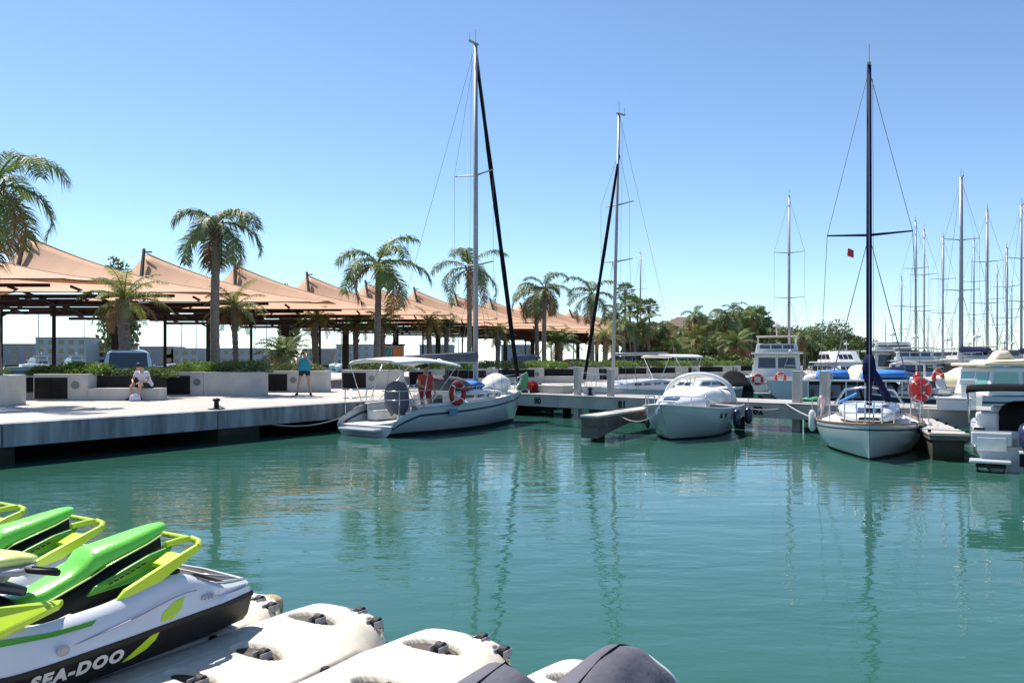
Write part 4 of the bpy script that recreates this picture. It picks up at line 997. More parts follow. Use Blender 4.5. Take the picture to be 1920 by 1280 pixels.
# dock furniture
def dock_box(px, d, w, h, dd, label, m_='gel', name='dock_box', cat='box'):
    t = thing(name, label, cat, (X(px, d), d, QZ), DA)
    m = MB(); m.box((0, 0, h*.42), (w, dd, h*.84)); m.build('body', m_, t, bev=.02)
    m = MB(); m.box((0, 0, h*.92), (w+.05, dd+.05, h*.14)); m.build('lid', m_, t, bev=.02); return t
dock_box(1792, 20.9, .80, .34, .5, 'low white storage box on the dock right of the red lifebuoy', 'gel')
dock_box(1816, 20.9, .30, .82, .3, 'tall white service pedestal on the dock', 'gel', 'service_pedestal', 'pedestal')
dock_box(1040, 31.8, 1.3, .32, .7, 'long pale box on the dock left of the first square pile', 'concl')
t = thing('cable_reel', 'small rusty reel at the quay end of the dock', 'reel', (X(994, 31.9), 31.9, QZ), DA)
m = MB(); m.lathe([(.24, -.22), (.24, -.18), (.10, -.17), (.10, .17), (.24, .18), (.24, .22)], (0, 0, .25), axis='y', seg=18); m.build('drum', 'redd', t)
m = MB(); m.box((0, 0, .05), (.5, .6, .1)); m.build('frame', 'dsteel', t)
def bollard(x, y, z, label):
    t = thing('bollard', label, 'bollard', (x, y, z), 0, 'mooring bollards')
    m = MB(); m.lathe([(.13, 0), (.13, .02), (.07, .04), (.06, .2), (.10, .23), (.10, .27), (0, .30)], seg=14); m.build('post', 'black', t, smooth=True)
    m = MB(); m.lathe([(0, 0), (.22, 0), (.22, .015), (0, .015)], seg=14); m.build('base_plate', 'dsteel', t)
p = qp(5.6, .55, QZ); bollard(p.x, p.y, QZ, 'small black bollard on the promenade edge')
rope([(p.x, p.y, QZ+.12), on_s1(.3, 1.0, .55)], 'mooring line from the promenade bollard to the bimini boat stern', sag=.45)
bollard(X(1105, 30.0), 29.7, QZ, 'small black bollard on the dock near the first square pile')
t = thing('green_net', 'crumpled green net lying on the dock between the white square piles', 'net', (X(1521, 25.2), 25.2, QZ), 0)
m = MB(); m.loft([ringx(x, w, 0, z, 2.1, 12) for x, w, z in ((-.45, .05, .05), (-.3, .2, .14), (-.1, .24, .10), (.15, .22, .17), (.35, .16, .10), (.45, .04, .04))]); m.build('pile', 'net', t, smooth=True)

# ---------------------------------------------------------------- open boat with outboard, stern towards us, at the right edge
ox, oy = X(1868, 15.5)+.1, 15.5; ux, uy = .50, .866; rz = math.atan2(uy, ux); L = 5.0; B = 1.6
t = thing('open_motor_boat', 'white open motor boat with black bimini and outboard motor at the right edge', 'motor boat', (ox+.30, oy, 0), rz)
info, hb, zs = hull(t, L, B, .78, .95, rake=.6, tr=.92, band=None, wl=.03, q0=.35, dr=.25); deck(t, info, 14)
m = MB(); m.add([(.1, -.72, .45), (L*.55, -.75, .45), (L*.55, .75, .45), (.1, .72, .45)], [(0, 1, 2, 3)]); m.build('sole', 'deckw', t)
m = MB()
for s in (1, -1):
    m.loft([[(x, s*(b-.01), z), (x, s*(b-.02), z+.05), (x, s*(b-.2), z+.05), (x, s*(b-.22), .45)] for x, b, z in info[0:16]], caps=False, closed=False)
m.build('gunwale', 'gel', t, smooth=True)
m = MB(); m.box((-.02, .42, .62), (.14, .70, .26)); m.box((.10, .0, .55), (.2, 1.4, .22)); m.build('transom_seat', 'gel', t, bev=.03)
m = MB(); m.box((-.10, .42, .52), (.02, .50, .26)); m.build('transom_panel', 'deckw', t, bev=.01)
m = MB(); m.box((-.22, .45, .20), (.42, .70, .06)); m.build('swim_platform', 'gel', t, bev=.02)
m = MB(); m.tube([(-.36, .22, .17), (-.36, .22, -.0), (-.36, .66, -.0), (-.36, .66, .17)], .018, 6); m.box((-.3, .44, .12), (.3, .5, .05)); m.build('ladder', 'black', t)
m = MB(); m.loft([ringx(x, w, .5, z, 3.0, 20) for x, w, z in ((.35, .30, .9), (.45, .48, 1.18), (.9, .52, 1.34), (1.5, .48, 1.32), (1.8, .30, 1.0))]); o = m.build('console_cover', 'dark', t, smooth=True); o.location = (0, -.22, 0)
m = MB(); rs = []
for i in range(7):
    u = i/6; x = .2+2.0*u; top = [(x, .86*math.cos(math.pi*k/8), 1.58+.06*math.sin(math.pi*k/8)+.03*math.sin(math.pi*u)) for k in range(9)]; rs.append(top+[(x, q[1], q[2]-.09) for q in top[::-1]])
m.loft(rs); m.build('bimini', 'dark', t, smooth=True)
for s in (1, -1):
    m = MB()
    for x in (.25, 2.1): m.tube([(1.1, s*.8, .85), (x, s*.84, 1.56)], .014, 6)
    m.build('bimini_frame', 'steel', t)
m = MB(); m.box((1.9, 0, .85), (.5, .8, .7)); m.build('console', 'gel', t, bev=.05)
for y in (.35,):
    m = MB(); m.box((.85, .48, .82), (.4, .42, .55)); m.build('seat', 'deckw', t, bev=.06)
om = MB(); om.loft([ringx(x, w, .62, z, 2.8, 18) for x, w, z in ((-.62, .10, .95), (-.55, .19, 1.12), (-.35, .21, 1.18), (-.1, .19, 1.10), (.0, .10, .95))]); ob = om.build('outboard_motor', 'navy', t, smooth=True); ob.location = (-.12, -.20, -.18)
om = MB(); om.box((-.28, 0, .38), (.2, .14, .6)); om.box((-.28, 0, .02), (.42, .05, .06)); om.lathe([(0, -.6), (.07, -.5), (.06, -.1), (0, -.05)], (0, 0, -.18), axis='x', seg=10); om.build('leg', 'black', ob)
om = MB(); om.box((-.30, .0, .60), (.5, .36, .02)); om.build('cowl_band', 'gelg', ob)
om = MB(); om.box((-.02, 0, .45), (.12, .32, .3)); om.build('bracket', 'black', ob)

# ---------------------------------------------------------------- white cabin boat with green windscreen and cream top
gx, gy = X(1925, 22.5), 22.0
t = thing('motor_boat', 'white cabin boat with green windows and a cream canvas top at the right edge', 'motor boat', (15.1, 26.8, 0), math.atan2(-.25, 1)*0+.05)
info, hb, zs = hull(t, 6.5, 2.3, 1.0, 1.2, rake=.7, tr=.9); deck(t, info)
block(t, .25, 3.9, .95, 1.0, 1.95, .6, .25); panes(t, .25, 3.9, .95, 1.35, 1.78, 1.0, 1.95, .6, .25, nside=3, nfront=3, nback=2, mt='gglass')
m = MB(); m.box((2.0, 0, 2.02), (3.7, 1.9, .10)); m.build('roof', 'creamcv', t, bev=.04)
m = MB(); m.loft([ringx(x, w, 2.05, z, 2.4, 16) for x, w, z in ((.5, .3, 2.10), (.7, .75, 2.18), (2.6, .75, 2.22), (3.3, .4, 2.12))]); m.build('roof_cover', 'creamcv', t, smooth=True)
m = MB(); m.loft([ringx(x, .22, 2.15, z, 2.2, 14) for x, z in ((1.0, 2.25), (1.15, 2.48), (1.5, 2.5), (1.65, 2.25))]); m.build('radar_cover', 'creamcv', t, smooth=True)

# ---------------------------------------------------------------- yachts beyond the dock
def yacht(px, d, rz, L, B, label, fly=True, hullm='gel', h0=1.1, h1=2.4, h2=3.2, off=0, back=2, stern_win=False, top='gel', sh=0., wheel=True):
    t = thing('motor_yacht', label, 'motor yacht', (X(px, d), d, 0), rz, None)
    info, hb, zs = hull(t, L, B, h0, h0*1.25, rake=L*.1, tr=.92, mats=('hullshade' if hullm == 'gel' else hullm, 'anti', 'stripe'), band=(.12, .2) if hullm == 'gel' else None, n=20, m=8); deck(t, info); toerail(t, info, 0, 'steel', .02, .02)
    a, b = L*.14, L*.66
    block(t, a, b, B*.42, h0-.05, h1, L*.10, .15); panes(t, a, b, B*.42, h0+(h1-h0)*.35, h1-.22, h0-.05, h1, L*.10, .15, nside=4, nfront=3, nback=back)
    m = MB(); m.box(((a+b)/2-L*.08, 0, h1+.04), ((b-a)*.95, B*.90, .09)); m.build('flybridge_deck', 'gel', t, bev=.03)
    if fly:
        block(t, a+.4, b-L*.12, B*.38, h1+.08, h1+.62, .5, .05, name='flybridge'); panes(t, a+.4, b-L*.12, B*.38, h1+.32, h1+.54, h1+.08, h1+.62, .5, .05, nside=2, nfront=3, nback=3, mt='glass')
        m = MB(); m.box((a+.9, 0, h2+.35), (1.9, B*.72, .07)); m.build('hardtop', top, t, bev=.03)
        m = MB()
        for s in (1, -1):
            for x in (a+.15, a+1.6): m.tube([(x, s*B*.33, h1+.5), (x, s*B*.33, h2+.35)], .025, 6)
        m.build('hardtop_legs', 'steel', t)
        m = MB(); m.tube([(a+.5, 0, h2+.4), (a+.4, 0, h2+1.2)], .03, 6); m.lathe([(0, 0), (.22, .02), (.22, .14), (0, .2)], (a+.5, 0, h2+.9), seg=12); m.build('radar_mast', 'gel', t, smooth=True)
    m = MB()
    for s in (1, -1):
        for x in (.1, .6, L*.14): m.tube([(x, s*B*.42, h0-.02), (x, s*B*.42, h0+.62)], .016, 5)
        m.tube([(.1, s*B*.42, h0+.62), (L*.14, s*B*.42, h0+.62)], .016, 5)
    m.tube([(.1, -B*.42, h0+.62), (.1, -B*.12, h0+.62)], .016, 5)
    m.build('stern_rail', 'steel', t)
    m = MB(); m.box((-.3, 0, .28), (.7, B*.86, .09)); m.build('swim_platform', 'gel', t, bev=.03)
    return t
YR = math.atan2(.94, .30)
t = yacht(1457, 46.0, YR, 10.5, 3.25, 'tall white motor yacht seen from astern with two red lifebuoys, beyond the dock', h0=1.25, h1=2.55, h2=3.25, top='creamcv')
lifebuoy((X(1420, 45.2), 45.15, Z(711, 45.3)), YR-R(90), 'left red lifebuoy on the stern of the tall motor yacht', R1=.25)
lifebuoy((X(1465, 45.2), 45.35, Z(708, 45.3)), YR-R(90), 'right red lifebuoy on the stern of the tall motor yacht', R1=.25)
m = MB(); m.box((.0, -.85, 1.9), (.04, .62, .5)); m.build('window', 'orange', t) if False else None
yacht(1545, 55, math.atan2(-.95, -.1), 9, 2.6, 'white flybridge boat left of the navy mast, bow towards the dock', h0=1.2, h1=2.0, h2=2.5, fly=False, hullm='navy')
t = kids(t)
yt = [o for o in C.objects if o.get('label', '').startswith('white flybridge boat')][0]
block(yt, 2.0, 5.2, 1.0, 2.05, 2.75, .9, .3, name='wheelhouse'); panes(yt, 2.0, 5.2, 1.0, 2.25, 2.55, 2.05, 2.75, .9, .3, nside=3, nfront=3)
yacht(1686, 50, math.atan2(.97, .24), 9.5, 2.95, 'white yacht with dark saloon doors right of the navy mast', h0=1.25, h1=2.75, h2=2.85, back=2)
yacht(1590, 72, math.atan2(.9, .3), 9, 3.0, 'distant white yacht just left of the navy mast', h0=1.1, h1=2.1, h2=2.7)
yacht(1764, 60, math.atan2(.8, .6), 9, 2.9, 'white yacht beyond the second red lifebuoy', h0=1.1, h1=2.0, h2=2.4, fly=False)
yacht(1800, 78, math.atan2(.6, .8), 9, 3.0, 'hazy white yacht left of the thick pale mast', h0=1.1, h1=2.1, h2=2.6)
yacht(1826, 66, math.atan2(.9, .3), 9, 3.0, 'white yacht with steel rails right of the thick pale mast', h0=1.2, h1=2.2, h2=2.6)
yacht(1870, 58, math.atan2(.7, .7), 10, 3.2, 'dark topped white yacht above the cream canvas', h0=1.2, h1=2.2, h2=2.5, top='dark')
yacht(1912, 74, math.atan2(.9, .2), 9, 3.0, 'distant white yacht at the right edge', h0=1.1, h1=2.2, h2=2.8)
yacht(1742, 95, math.atan2(.9, .2), 9, 3.0, 'far white yacht at the foot of the leftmost right hand mast', h0=1.1, h1=2.2, h2=2.8)
def sport(px, d, rz, L, B, label, hullm='hullshade', cv='whitecv', kind='cover'):
    # small low boat with a rounded cuddy, raked windscreen and a canvas or targa arch
    t = thing('motor_boat', label, 'motor boat', (X(px, d), d, 0), rz)
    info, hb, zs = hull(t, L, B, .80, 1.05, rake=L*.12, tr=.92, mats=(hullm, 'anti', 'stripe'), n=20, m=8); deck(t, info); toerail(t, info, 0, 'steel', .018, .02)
    m = MB(); m.loft([ringx(x*L, w*B, .8, z, 3.0, 20, top=.7) for x, w, z in ((.92, .05, 1.08), (.82, .20, 1.22), (.70, .32, 1.38), (.60, .36, 1.46))]); m.build('cuddy', 'gel', t, smooth=True)
    m = MB(); m.loft([ringx(x*L, w*B, 1.0, z, 3.0, 20, top=.8) for x, w, z in ((.64, .30, 1.30), (.58, .36, 1.62), (.52, .38, 1.74), (.50, .38, 1.74))]); m.build('windscreen', 'glass', t, smooth=True)
    if kind == 'cover': m = MB(); m.loft([ringx(x*L, w*B, .9, z, 2.8, 20, top=.8) for x, w, z in ((.51, .39, 1.78), (.45, .40, 1.92), (.25, .41, 1.86), (.08, .40, 1.4), (.03, .34, 1.1))]); m.build('canvas', cv, t, smooth=True)
    else:
        m = MB(); m.tube([(.22*L, -B*.42, .9), (.18*L, -B*.38, 1.95), (.18*L, 0, 2.12), (.18*L, B*.38, 1.95), (.22*L, B*.42, .9)], .06, 8); m.build('targa_arch', 'gel', t, smooth=True)
        m = MB(); m.box((.30*L, 0, 1.15), (.5, B*.7, .5)); m.build('seat', 'creamcv', t, bev=.06)
    m = MB()
    for s in (1, -1):
        m.tube([(L*.99, 0, 1.5), (L*.86, s*(hb(.86)-.04), 1.52), (L*.62, s*(hb(.62)-.04), 1.42)], .016, 6)
        for a in (.86, .74, .62): m.tube([(L*a, s*(hb(a)-.05), zs(a)), (L*a, s*(hb(a)-.04), 1.46)], .013, 5)
    m.build('bow_rail', 'steel', t, smooth=True)
    return t
sport(1668, 34, math.atan2(-.95, -.3), 6, 2.1, 'small white sport boat with a navy cover right of the blue covers', cv='navycv')
sport(1712, 42, math.atan2(.95, .2), 6, 2.2, 'white sport boat with an arch left of the second red lifebuoy', kind='arch')
sport(1765, 38, math.atan2(-.9, .1), 6.5, 2.2, 'white sport boat with a cream cover behind the white runabout', cv='creamcv')
sport(1800, 46, math.atan2(.9, .4), 7, 2.3, 'white sport boat with a dark cover before the thick pale mast', cv='dark')
sport(1838, 36, math.atan2(-.9, -.2), 6.5, 2.2, 'navy hulled sport boat left of the green windowed cabin boat', hullm='navy', cv='whitecv')
sport(1868, 44, math.atan2(.9, .1), 7, 2.4, 'white sport boat with an arch above the cream canvas top', kind='arch')
sport(1905, 40, math.atan2(.9, .3), 7, 2.4, 'white sport boat with blue cover near the right edge', cv='bluecv')
sport(1625, 44, math.atan2(.9, .3), 6.5, 2.2, 'white sport boat with a cream cover behind the navy mast', cv='creamcv')
yacht(1728, 48, math.atan2(.95, .25), 9, 2.9, 'white flybridge yacht directly behind the red lifebuoy stand', h0=1.15, h1=2.1, h2=2.6)
yacht(1783, 54, math.atan2(.9, .35), 9, 3.0, 'white flybridge yacht between the short mast and thick pale mast', h0=1.15, h1=2.15, h2=2.6)
yacht(1848, 50, math.atan2(.95, .25), 9.5, 3.1, 'white flybridge yacht at the foot of the mast right of the thick one', h0=1.2, h1=2.2, h2=2.7, top='creamcv')
# small runabout behind the lifebuoy stand
t = thing('motor_boat', 'small white runabout with dark cover behind the red lifebuoy stand', 'motor boat', (X(1752, 30), 31.8, 0), math.atan2(-.97, -.3))
info, hb, zs = hull(t, 5.2, 2.0, .95, 1.2, rake=.6, tr=.9); deck(t, info); toerail(t, info)
block(t, 1.6, 3.4, .75, 1.0, 1.55, .5, .1); panes(t, 1.6, 3.4, .75, 1.15, 1.42, 1.0, 1.55, .5, .1, nside=2, nfront=2)
lifebuoy((X(1759, 29.0), 29.0, Z(708, 29.0)), .5, 'small red lifebuoy behind the bright one, above the white runabout', R1=.25)
t = thing('motor_boat', 'navy hulled open boat right of the small white runabout', 'motor boat', (X(1800, 27), 27.0, 0), math.atan2(.3, -1))
info, hb, zs = hull(t, 3.6, 1.6, .95, 1.15, rake=.5, mats=('navy', 'anti', 'gel'), band=(.0, .06)); deck(t, info)
block(t, 1.0, 2.2, .5, 1.0, 1.4, .4, .1); panes(t, 1.0, 2.2, .5, 1.12, 1.32, 1.0, 1.4, .4, .1, nside=2, nfront=1)
# black covered boat left of the tall yacht
t = thing('covered_boat', 'boat under a black cover left of the tall motor yacht', 'motor boat', (X(1392, 38), 38.5, 0), math.atan2(.9, .1))
info, hb, zs = hull(t, 4.5, 1.7, .7, .9, rake=.4, mats=('black', 'anti', 'black')); deck(t, info, mt='dark')
m = MB(); m.loft([ringx(x, w, .6, z, 2.4, 18, top=.7) for x, w, z in ((-.05, .5, .95), (.2, .78, 1.15), (.9, .80, 1.25), (1.3, .74, 1.62), (1.9, .7, 1.66), (2.3, .66, 1.3), (3.6, .5, 1.05), (4.4, .1, .95))]); m.build('cover', 'dark', t, smooth=True)
# far sailing boats: masts on the right, beyond the pergola and on the left horizon
def far_sail(px, d, pyt, label, rz=1.0, r=.08, L=10, B=3.2, boom=True, furl=None, mt='alu', grp='sailing boats moored far off', spr=(.42, .68), lean=0):
    ztop = Z(pyt, d); c0, s0 = math.cos(rz), math.sin(rz); mxl = L*.58
    t = thing('sailing_boat', label, 'sailing boat', (X(px, d)-mxl*c0, d-mxl*s0, 0), rz, grp)
    info, hb, zs = hull(t, L, B, 1.05, 1.3, rake=.8, n=14, m=6); deck(t, info)
    trunk_cabin(t, [(L*.28, 1.0, 1.0, 1.5), (L*.45, 1.0, 1.0, 1.55), (L*.65, .8, 1.05, 1.5), (L*.78, .35, 1.1, 1.3)])
    rig(t, mxl, 1.5, ztop, B, L*.97, 1.3, .1, 1.1, r=r, spr=spr, sw=.9, furl=furl, boom=L*.38 if boom else None, boomz=2.6, cover='navycv' if furl is None else 'whitecv', wr=.008, mt=mt, lean=lean)
    return t
fs = [(1480, 50, 370, 'sailing boat behind the tall motor yacht, with a dark furled jib', 1.25, .07, 'dark'), (1717, 62, 415, 'sailing boat whose mast is first to the right of the navy mast', 1.0, .08, None), (1768, 66, 445, 'sailing boat with the short mast left of the thick pale mast', 1.2, .07, None),
      (1802, 44, 333, 'sailing boat with the thick tall pale mast on the right', 1.4, .12, None), (1851, 52, 395, 'sailing boat with the mast right of the thick pale mast', 1.1, .09, None), (1888, 62, 465, 'sailing boat with the leaning short mast near the right edge', .9, .08, None),
      (1733, 58, 432, 'sailing boat with a slim mast between the first two right hand masts', 1.1, .06, None), (1826, 70, 452, 'sailing boat with a slim mast just right of the thick pale mast', 1.2, .07, None), (1870, 82, 500, 'small sailing boat between the two leaning right hand masts', 1.0, .08, None), (1690, 80, 520, 'sailing boat with a low slim mast right of the navy mast', .9, .08, None),
      (1915, 50, 385, 'sailing boat with the tallest mast at the right edge', 1.3, .08, None), (1201, 100, 475, 'sailing boat whose mast tip shows above the fan palms', 1.0, .11, None), (1897, 90, 530, 'small far sailing boat between the two right edge masts', 1.0, .08, None)]
for a in fs: far_sail(a[0], a[1], a[2], a[3], a[4], a[5], furl=a[6])
r = random.Random(4)
ltl = [(72, 150, 585, 'far sailing boat mast nearest the left edge, under the canopies'), (158, 190, 605, 'far sailing boat mast above the pale harbour block'), (258, 150, 600, 'far sailing boat mast right of the short thick palm'), (340, 170, 605, 'far sailing boat mast right of the slim second post'), (368, 190, 610, 'far sailing boat mast left of the thick palm trunk'),
       (478, 190, 610, 'far sailing boat mast right of the third slim post'), (500, 150, 603, 'far sailing boat mast left of the trunkless palm'), (628, 190, 612, 'far sailing boat mast left of the round dark palm'), (640, 160, 616, 'far sailing boat mast next to the round dark palm'), (745, 180, 620, 'far sailing boat mast behind the orange kiosk'), (860, 170, 628, 'far sailing boat mast left of the tall pale mast'), (1660, 150, 600, 'faint far mast just right of the navy mast'), (1740, 150, 590, 'faint far mast left of the short right hand mast'), (1785, 160, 600, 'faint far mast left of the thick pale mast')]
for px, d, py, lb in ltl: far_sail(px, d, py, lb, r.uniform(.3, 2.5), .09, L=10, B=3, boom=False)
ms_ = [(1650, 170, 'far white motor boat right of the navy mast foot'), (1700, 190, 'far white motor boat in the gap left of the first right mast'), (85, 170, 'far white motor boat behind the left hedge'), (150, 180, 'far white motor boat left of the silver car')]
for px, d, lb in ms_: yacht(px, d, r.uniform(0, 3), 10, 3.4, lb, h0=1.2, h1=2.2, h2=2.8)
# ================================================================ FLOATING JET SKI DOCKS (foreground)
FA = Vector((.526, .85, 0)).normalized(); FH = math.atan2(-FA.y, -FA.x)    # local +x runs from the water end inland
FN = Vector((FA.y, -FA.x, 0))                                             # local +y, towards the viewer's right
DOCK0 = Vector((-1.17, 6.25, 0))
def smooth(x): x = max(0., min(1., x)); return x*x*(3-2*x)
SLOTS = [(.50+.50*k, -.03, .072, .225) for k in range(6)]+[(.20, .14, .042, .085), (.26, .36, .036, .06)]
def dock_z(x, y, crown):
    lift = crown*(1-smooth((x-.40)/.75)); yy = abs(y/.549)
    return .055+lift*(1-yy**2.6)*smooth(x/.24)+.02*smooth(x/.1)
def dock_mesh(crown, seed):
    nu, nv, Ld, Wd = 260, 76, 3.6, .549
    vs = []
    for i in range(nu+1):
        u = i/nu; x = Ld*(u**1.3)
        e = min(1, x/.50); w = max(Wd*(max(0., 1-(1-e)**2.3))**.6, .015)
        f = smooth((x-.30)/.35)
        for j in range(nv+1):
            v = j/nv*2-1; v = math.copysign(1-(1-abs(v))**1.25, v); y = w*v
            edge = (1-f)*(1-abs(v)**9)+f*(1-.30*abs(v)**60)
            z = dock_z(x, y, crown)
            for (sx_, sy_, a_, b_) in SLOTS:
                q = ((x-sx_)/a_)**2+((y-sy_)/b_)**2
                if q < 1.5: z -= .07*smooth((1.3-q)/.5)
            for sx_ in (.78, 1.28, 1.78, 2.28): z -= .006*math.exp(-((x-sx_)/.010)**2)
            z -= .004*math.exp(-((abs(y)-.30)/.008)**2)*smooth((x-.5)/.1)
            vs.append((x, y, z*edge-(1-edge)*.14))
    fs = [(i*(nv+1)+j, (i+1)*(nv+1)+j, (i+1)*(nv+1)+j+1, i*(nv+1)+j+1) for i in range(nu) for j in range(nv)]
    b = MB(); b.add(vs, fs)
    o = b.build('float', 'dock', None, smooth=True, fix=False); me = o.data; bpy.data.objects.remove(o)
    return me
CRU, CRF = .115, .02
dm_up = dock_mesh(CRU, 1); dm_fl = dock_mesh(CRF, 2); slots = SLOTS
def roller_mesh():
    b = MB(); b.cur = 0
    b.lathe([(.0, -.030), (.036, -.030), (.040, -.018), (.034, 0), (.040, .018), (.036, .030), (0, .030)], axis='y', seg=18); o = b.build('roller', 'rubber', None, smooth=True); me = o.data; bpy.data.objects.remove(o)
    b = MB(); b.box((.02, .038, -.005), (.10, .007, .05)); b.box((.02, -.038, -.005), (.10, .007, .05)); b.lathe([(0, -.045), (.012, -.045), (.012, .045), (0, .045)], axis='y', seg=8); o = b.build('bracket', 'jgrey', None); me2 = o.data; bpy.data.objects.remove(o)
    return me, me2
rm, rb_ = roller_mesh()
def jet_dock(k, me, label, fancy=True):
    p = DOCK0+FN*1.10*k; t = thing('jet_ski_dock', label, 'floating dock', (p.x, p.y, .10), FH, 'drive-on jet ski docks')
    obj('float', me, t)
    up = me is dm_up
    for i, (sx_, sy_, a_, b_) in enumerate(slots):
        if not up and i > 1 and i < 6: continue
        zc = dock_z(sx_, sy_, CRU if up else CRF)
        q = MB(); n_ = 24; rg = []
        for f_ in (0, .5, .8, 1.0): rg.append([(sx_+a_*.93*f_*math.cos(2*math.pi*g/n_), sy_+b_*.93*f_*math.sin(2*math.pi*g/n_), dock_z(sx_+a_*f_*math.cos(2*math.pi*g/n_), sy_+b_*f_*math.sin(2*math.pi*g/n_), CRU if up else CRF)-.040+.012*f_**3) for g in range(n_)])
        q.loft(rg, caps=False); q.build('slot_plate', 'dirt', t, fix=False)
        r_ = obj('roller', rm, t, (sx_+.0, sy_+b_*.30, zc-.006)); obj('bracket', rb_, r_)
    b = MB(); b.loft([ringx(x, w, z0_, z1_, 3.2, 16) for x, w, z0_, z1_ in ((-.035, .07, -.06, .05), (-.02, .10, -.09, .075), (.07, .11, -.09, .085), (.12, .09, -.06, .075))]); e = b.build('end_block', 'dockd', t, smooth=True); e.location = (.02, .12, .0)
    for (x, s) in ((.95, 1), (1.9, 1)):
        b = MB(); b.lathe([(0, 0), (.035, 0), (.035, .03), (.022, .045), (0, .05)], (x, .55*s, .035), seg=16); b.box((x+.12, .55*s+.005, .045), (.17, .022, .012), rz=.2); b.box((x-.12, .55*s-.005, .045), (.17, .022, .012), rz=.2); b.build('connector', 'black', t)
    return t
jet_dock(0, dm_up, 'empty cream floating dock right beside the nearest jet ski')
jet_dock(1, dm_up, 'empty cream floating dock between the other empty one and the grey cover')
jet_dock(2, dm_up, 'cream floating dock under the grey covered jet ski')
jet_dock(-1, dm_fl, 'cream floating dock under the nearest white and black jet ski')
jet_dock(-2, dm_fl, 'cream floating dock under the middle jet ski')
jet_dock(-3, dm_fl, 'cream floating dock under the farthest jet ski')
m = MB(); m.lathe([(.0, 0), (.05, 0), (.055, .02), (.03, .05), (0, .05)], seg=14)
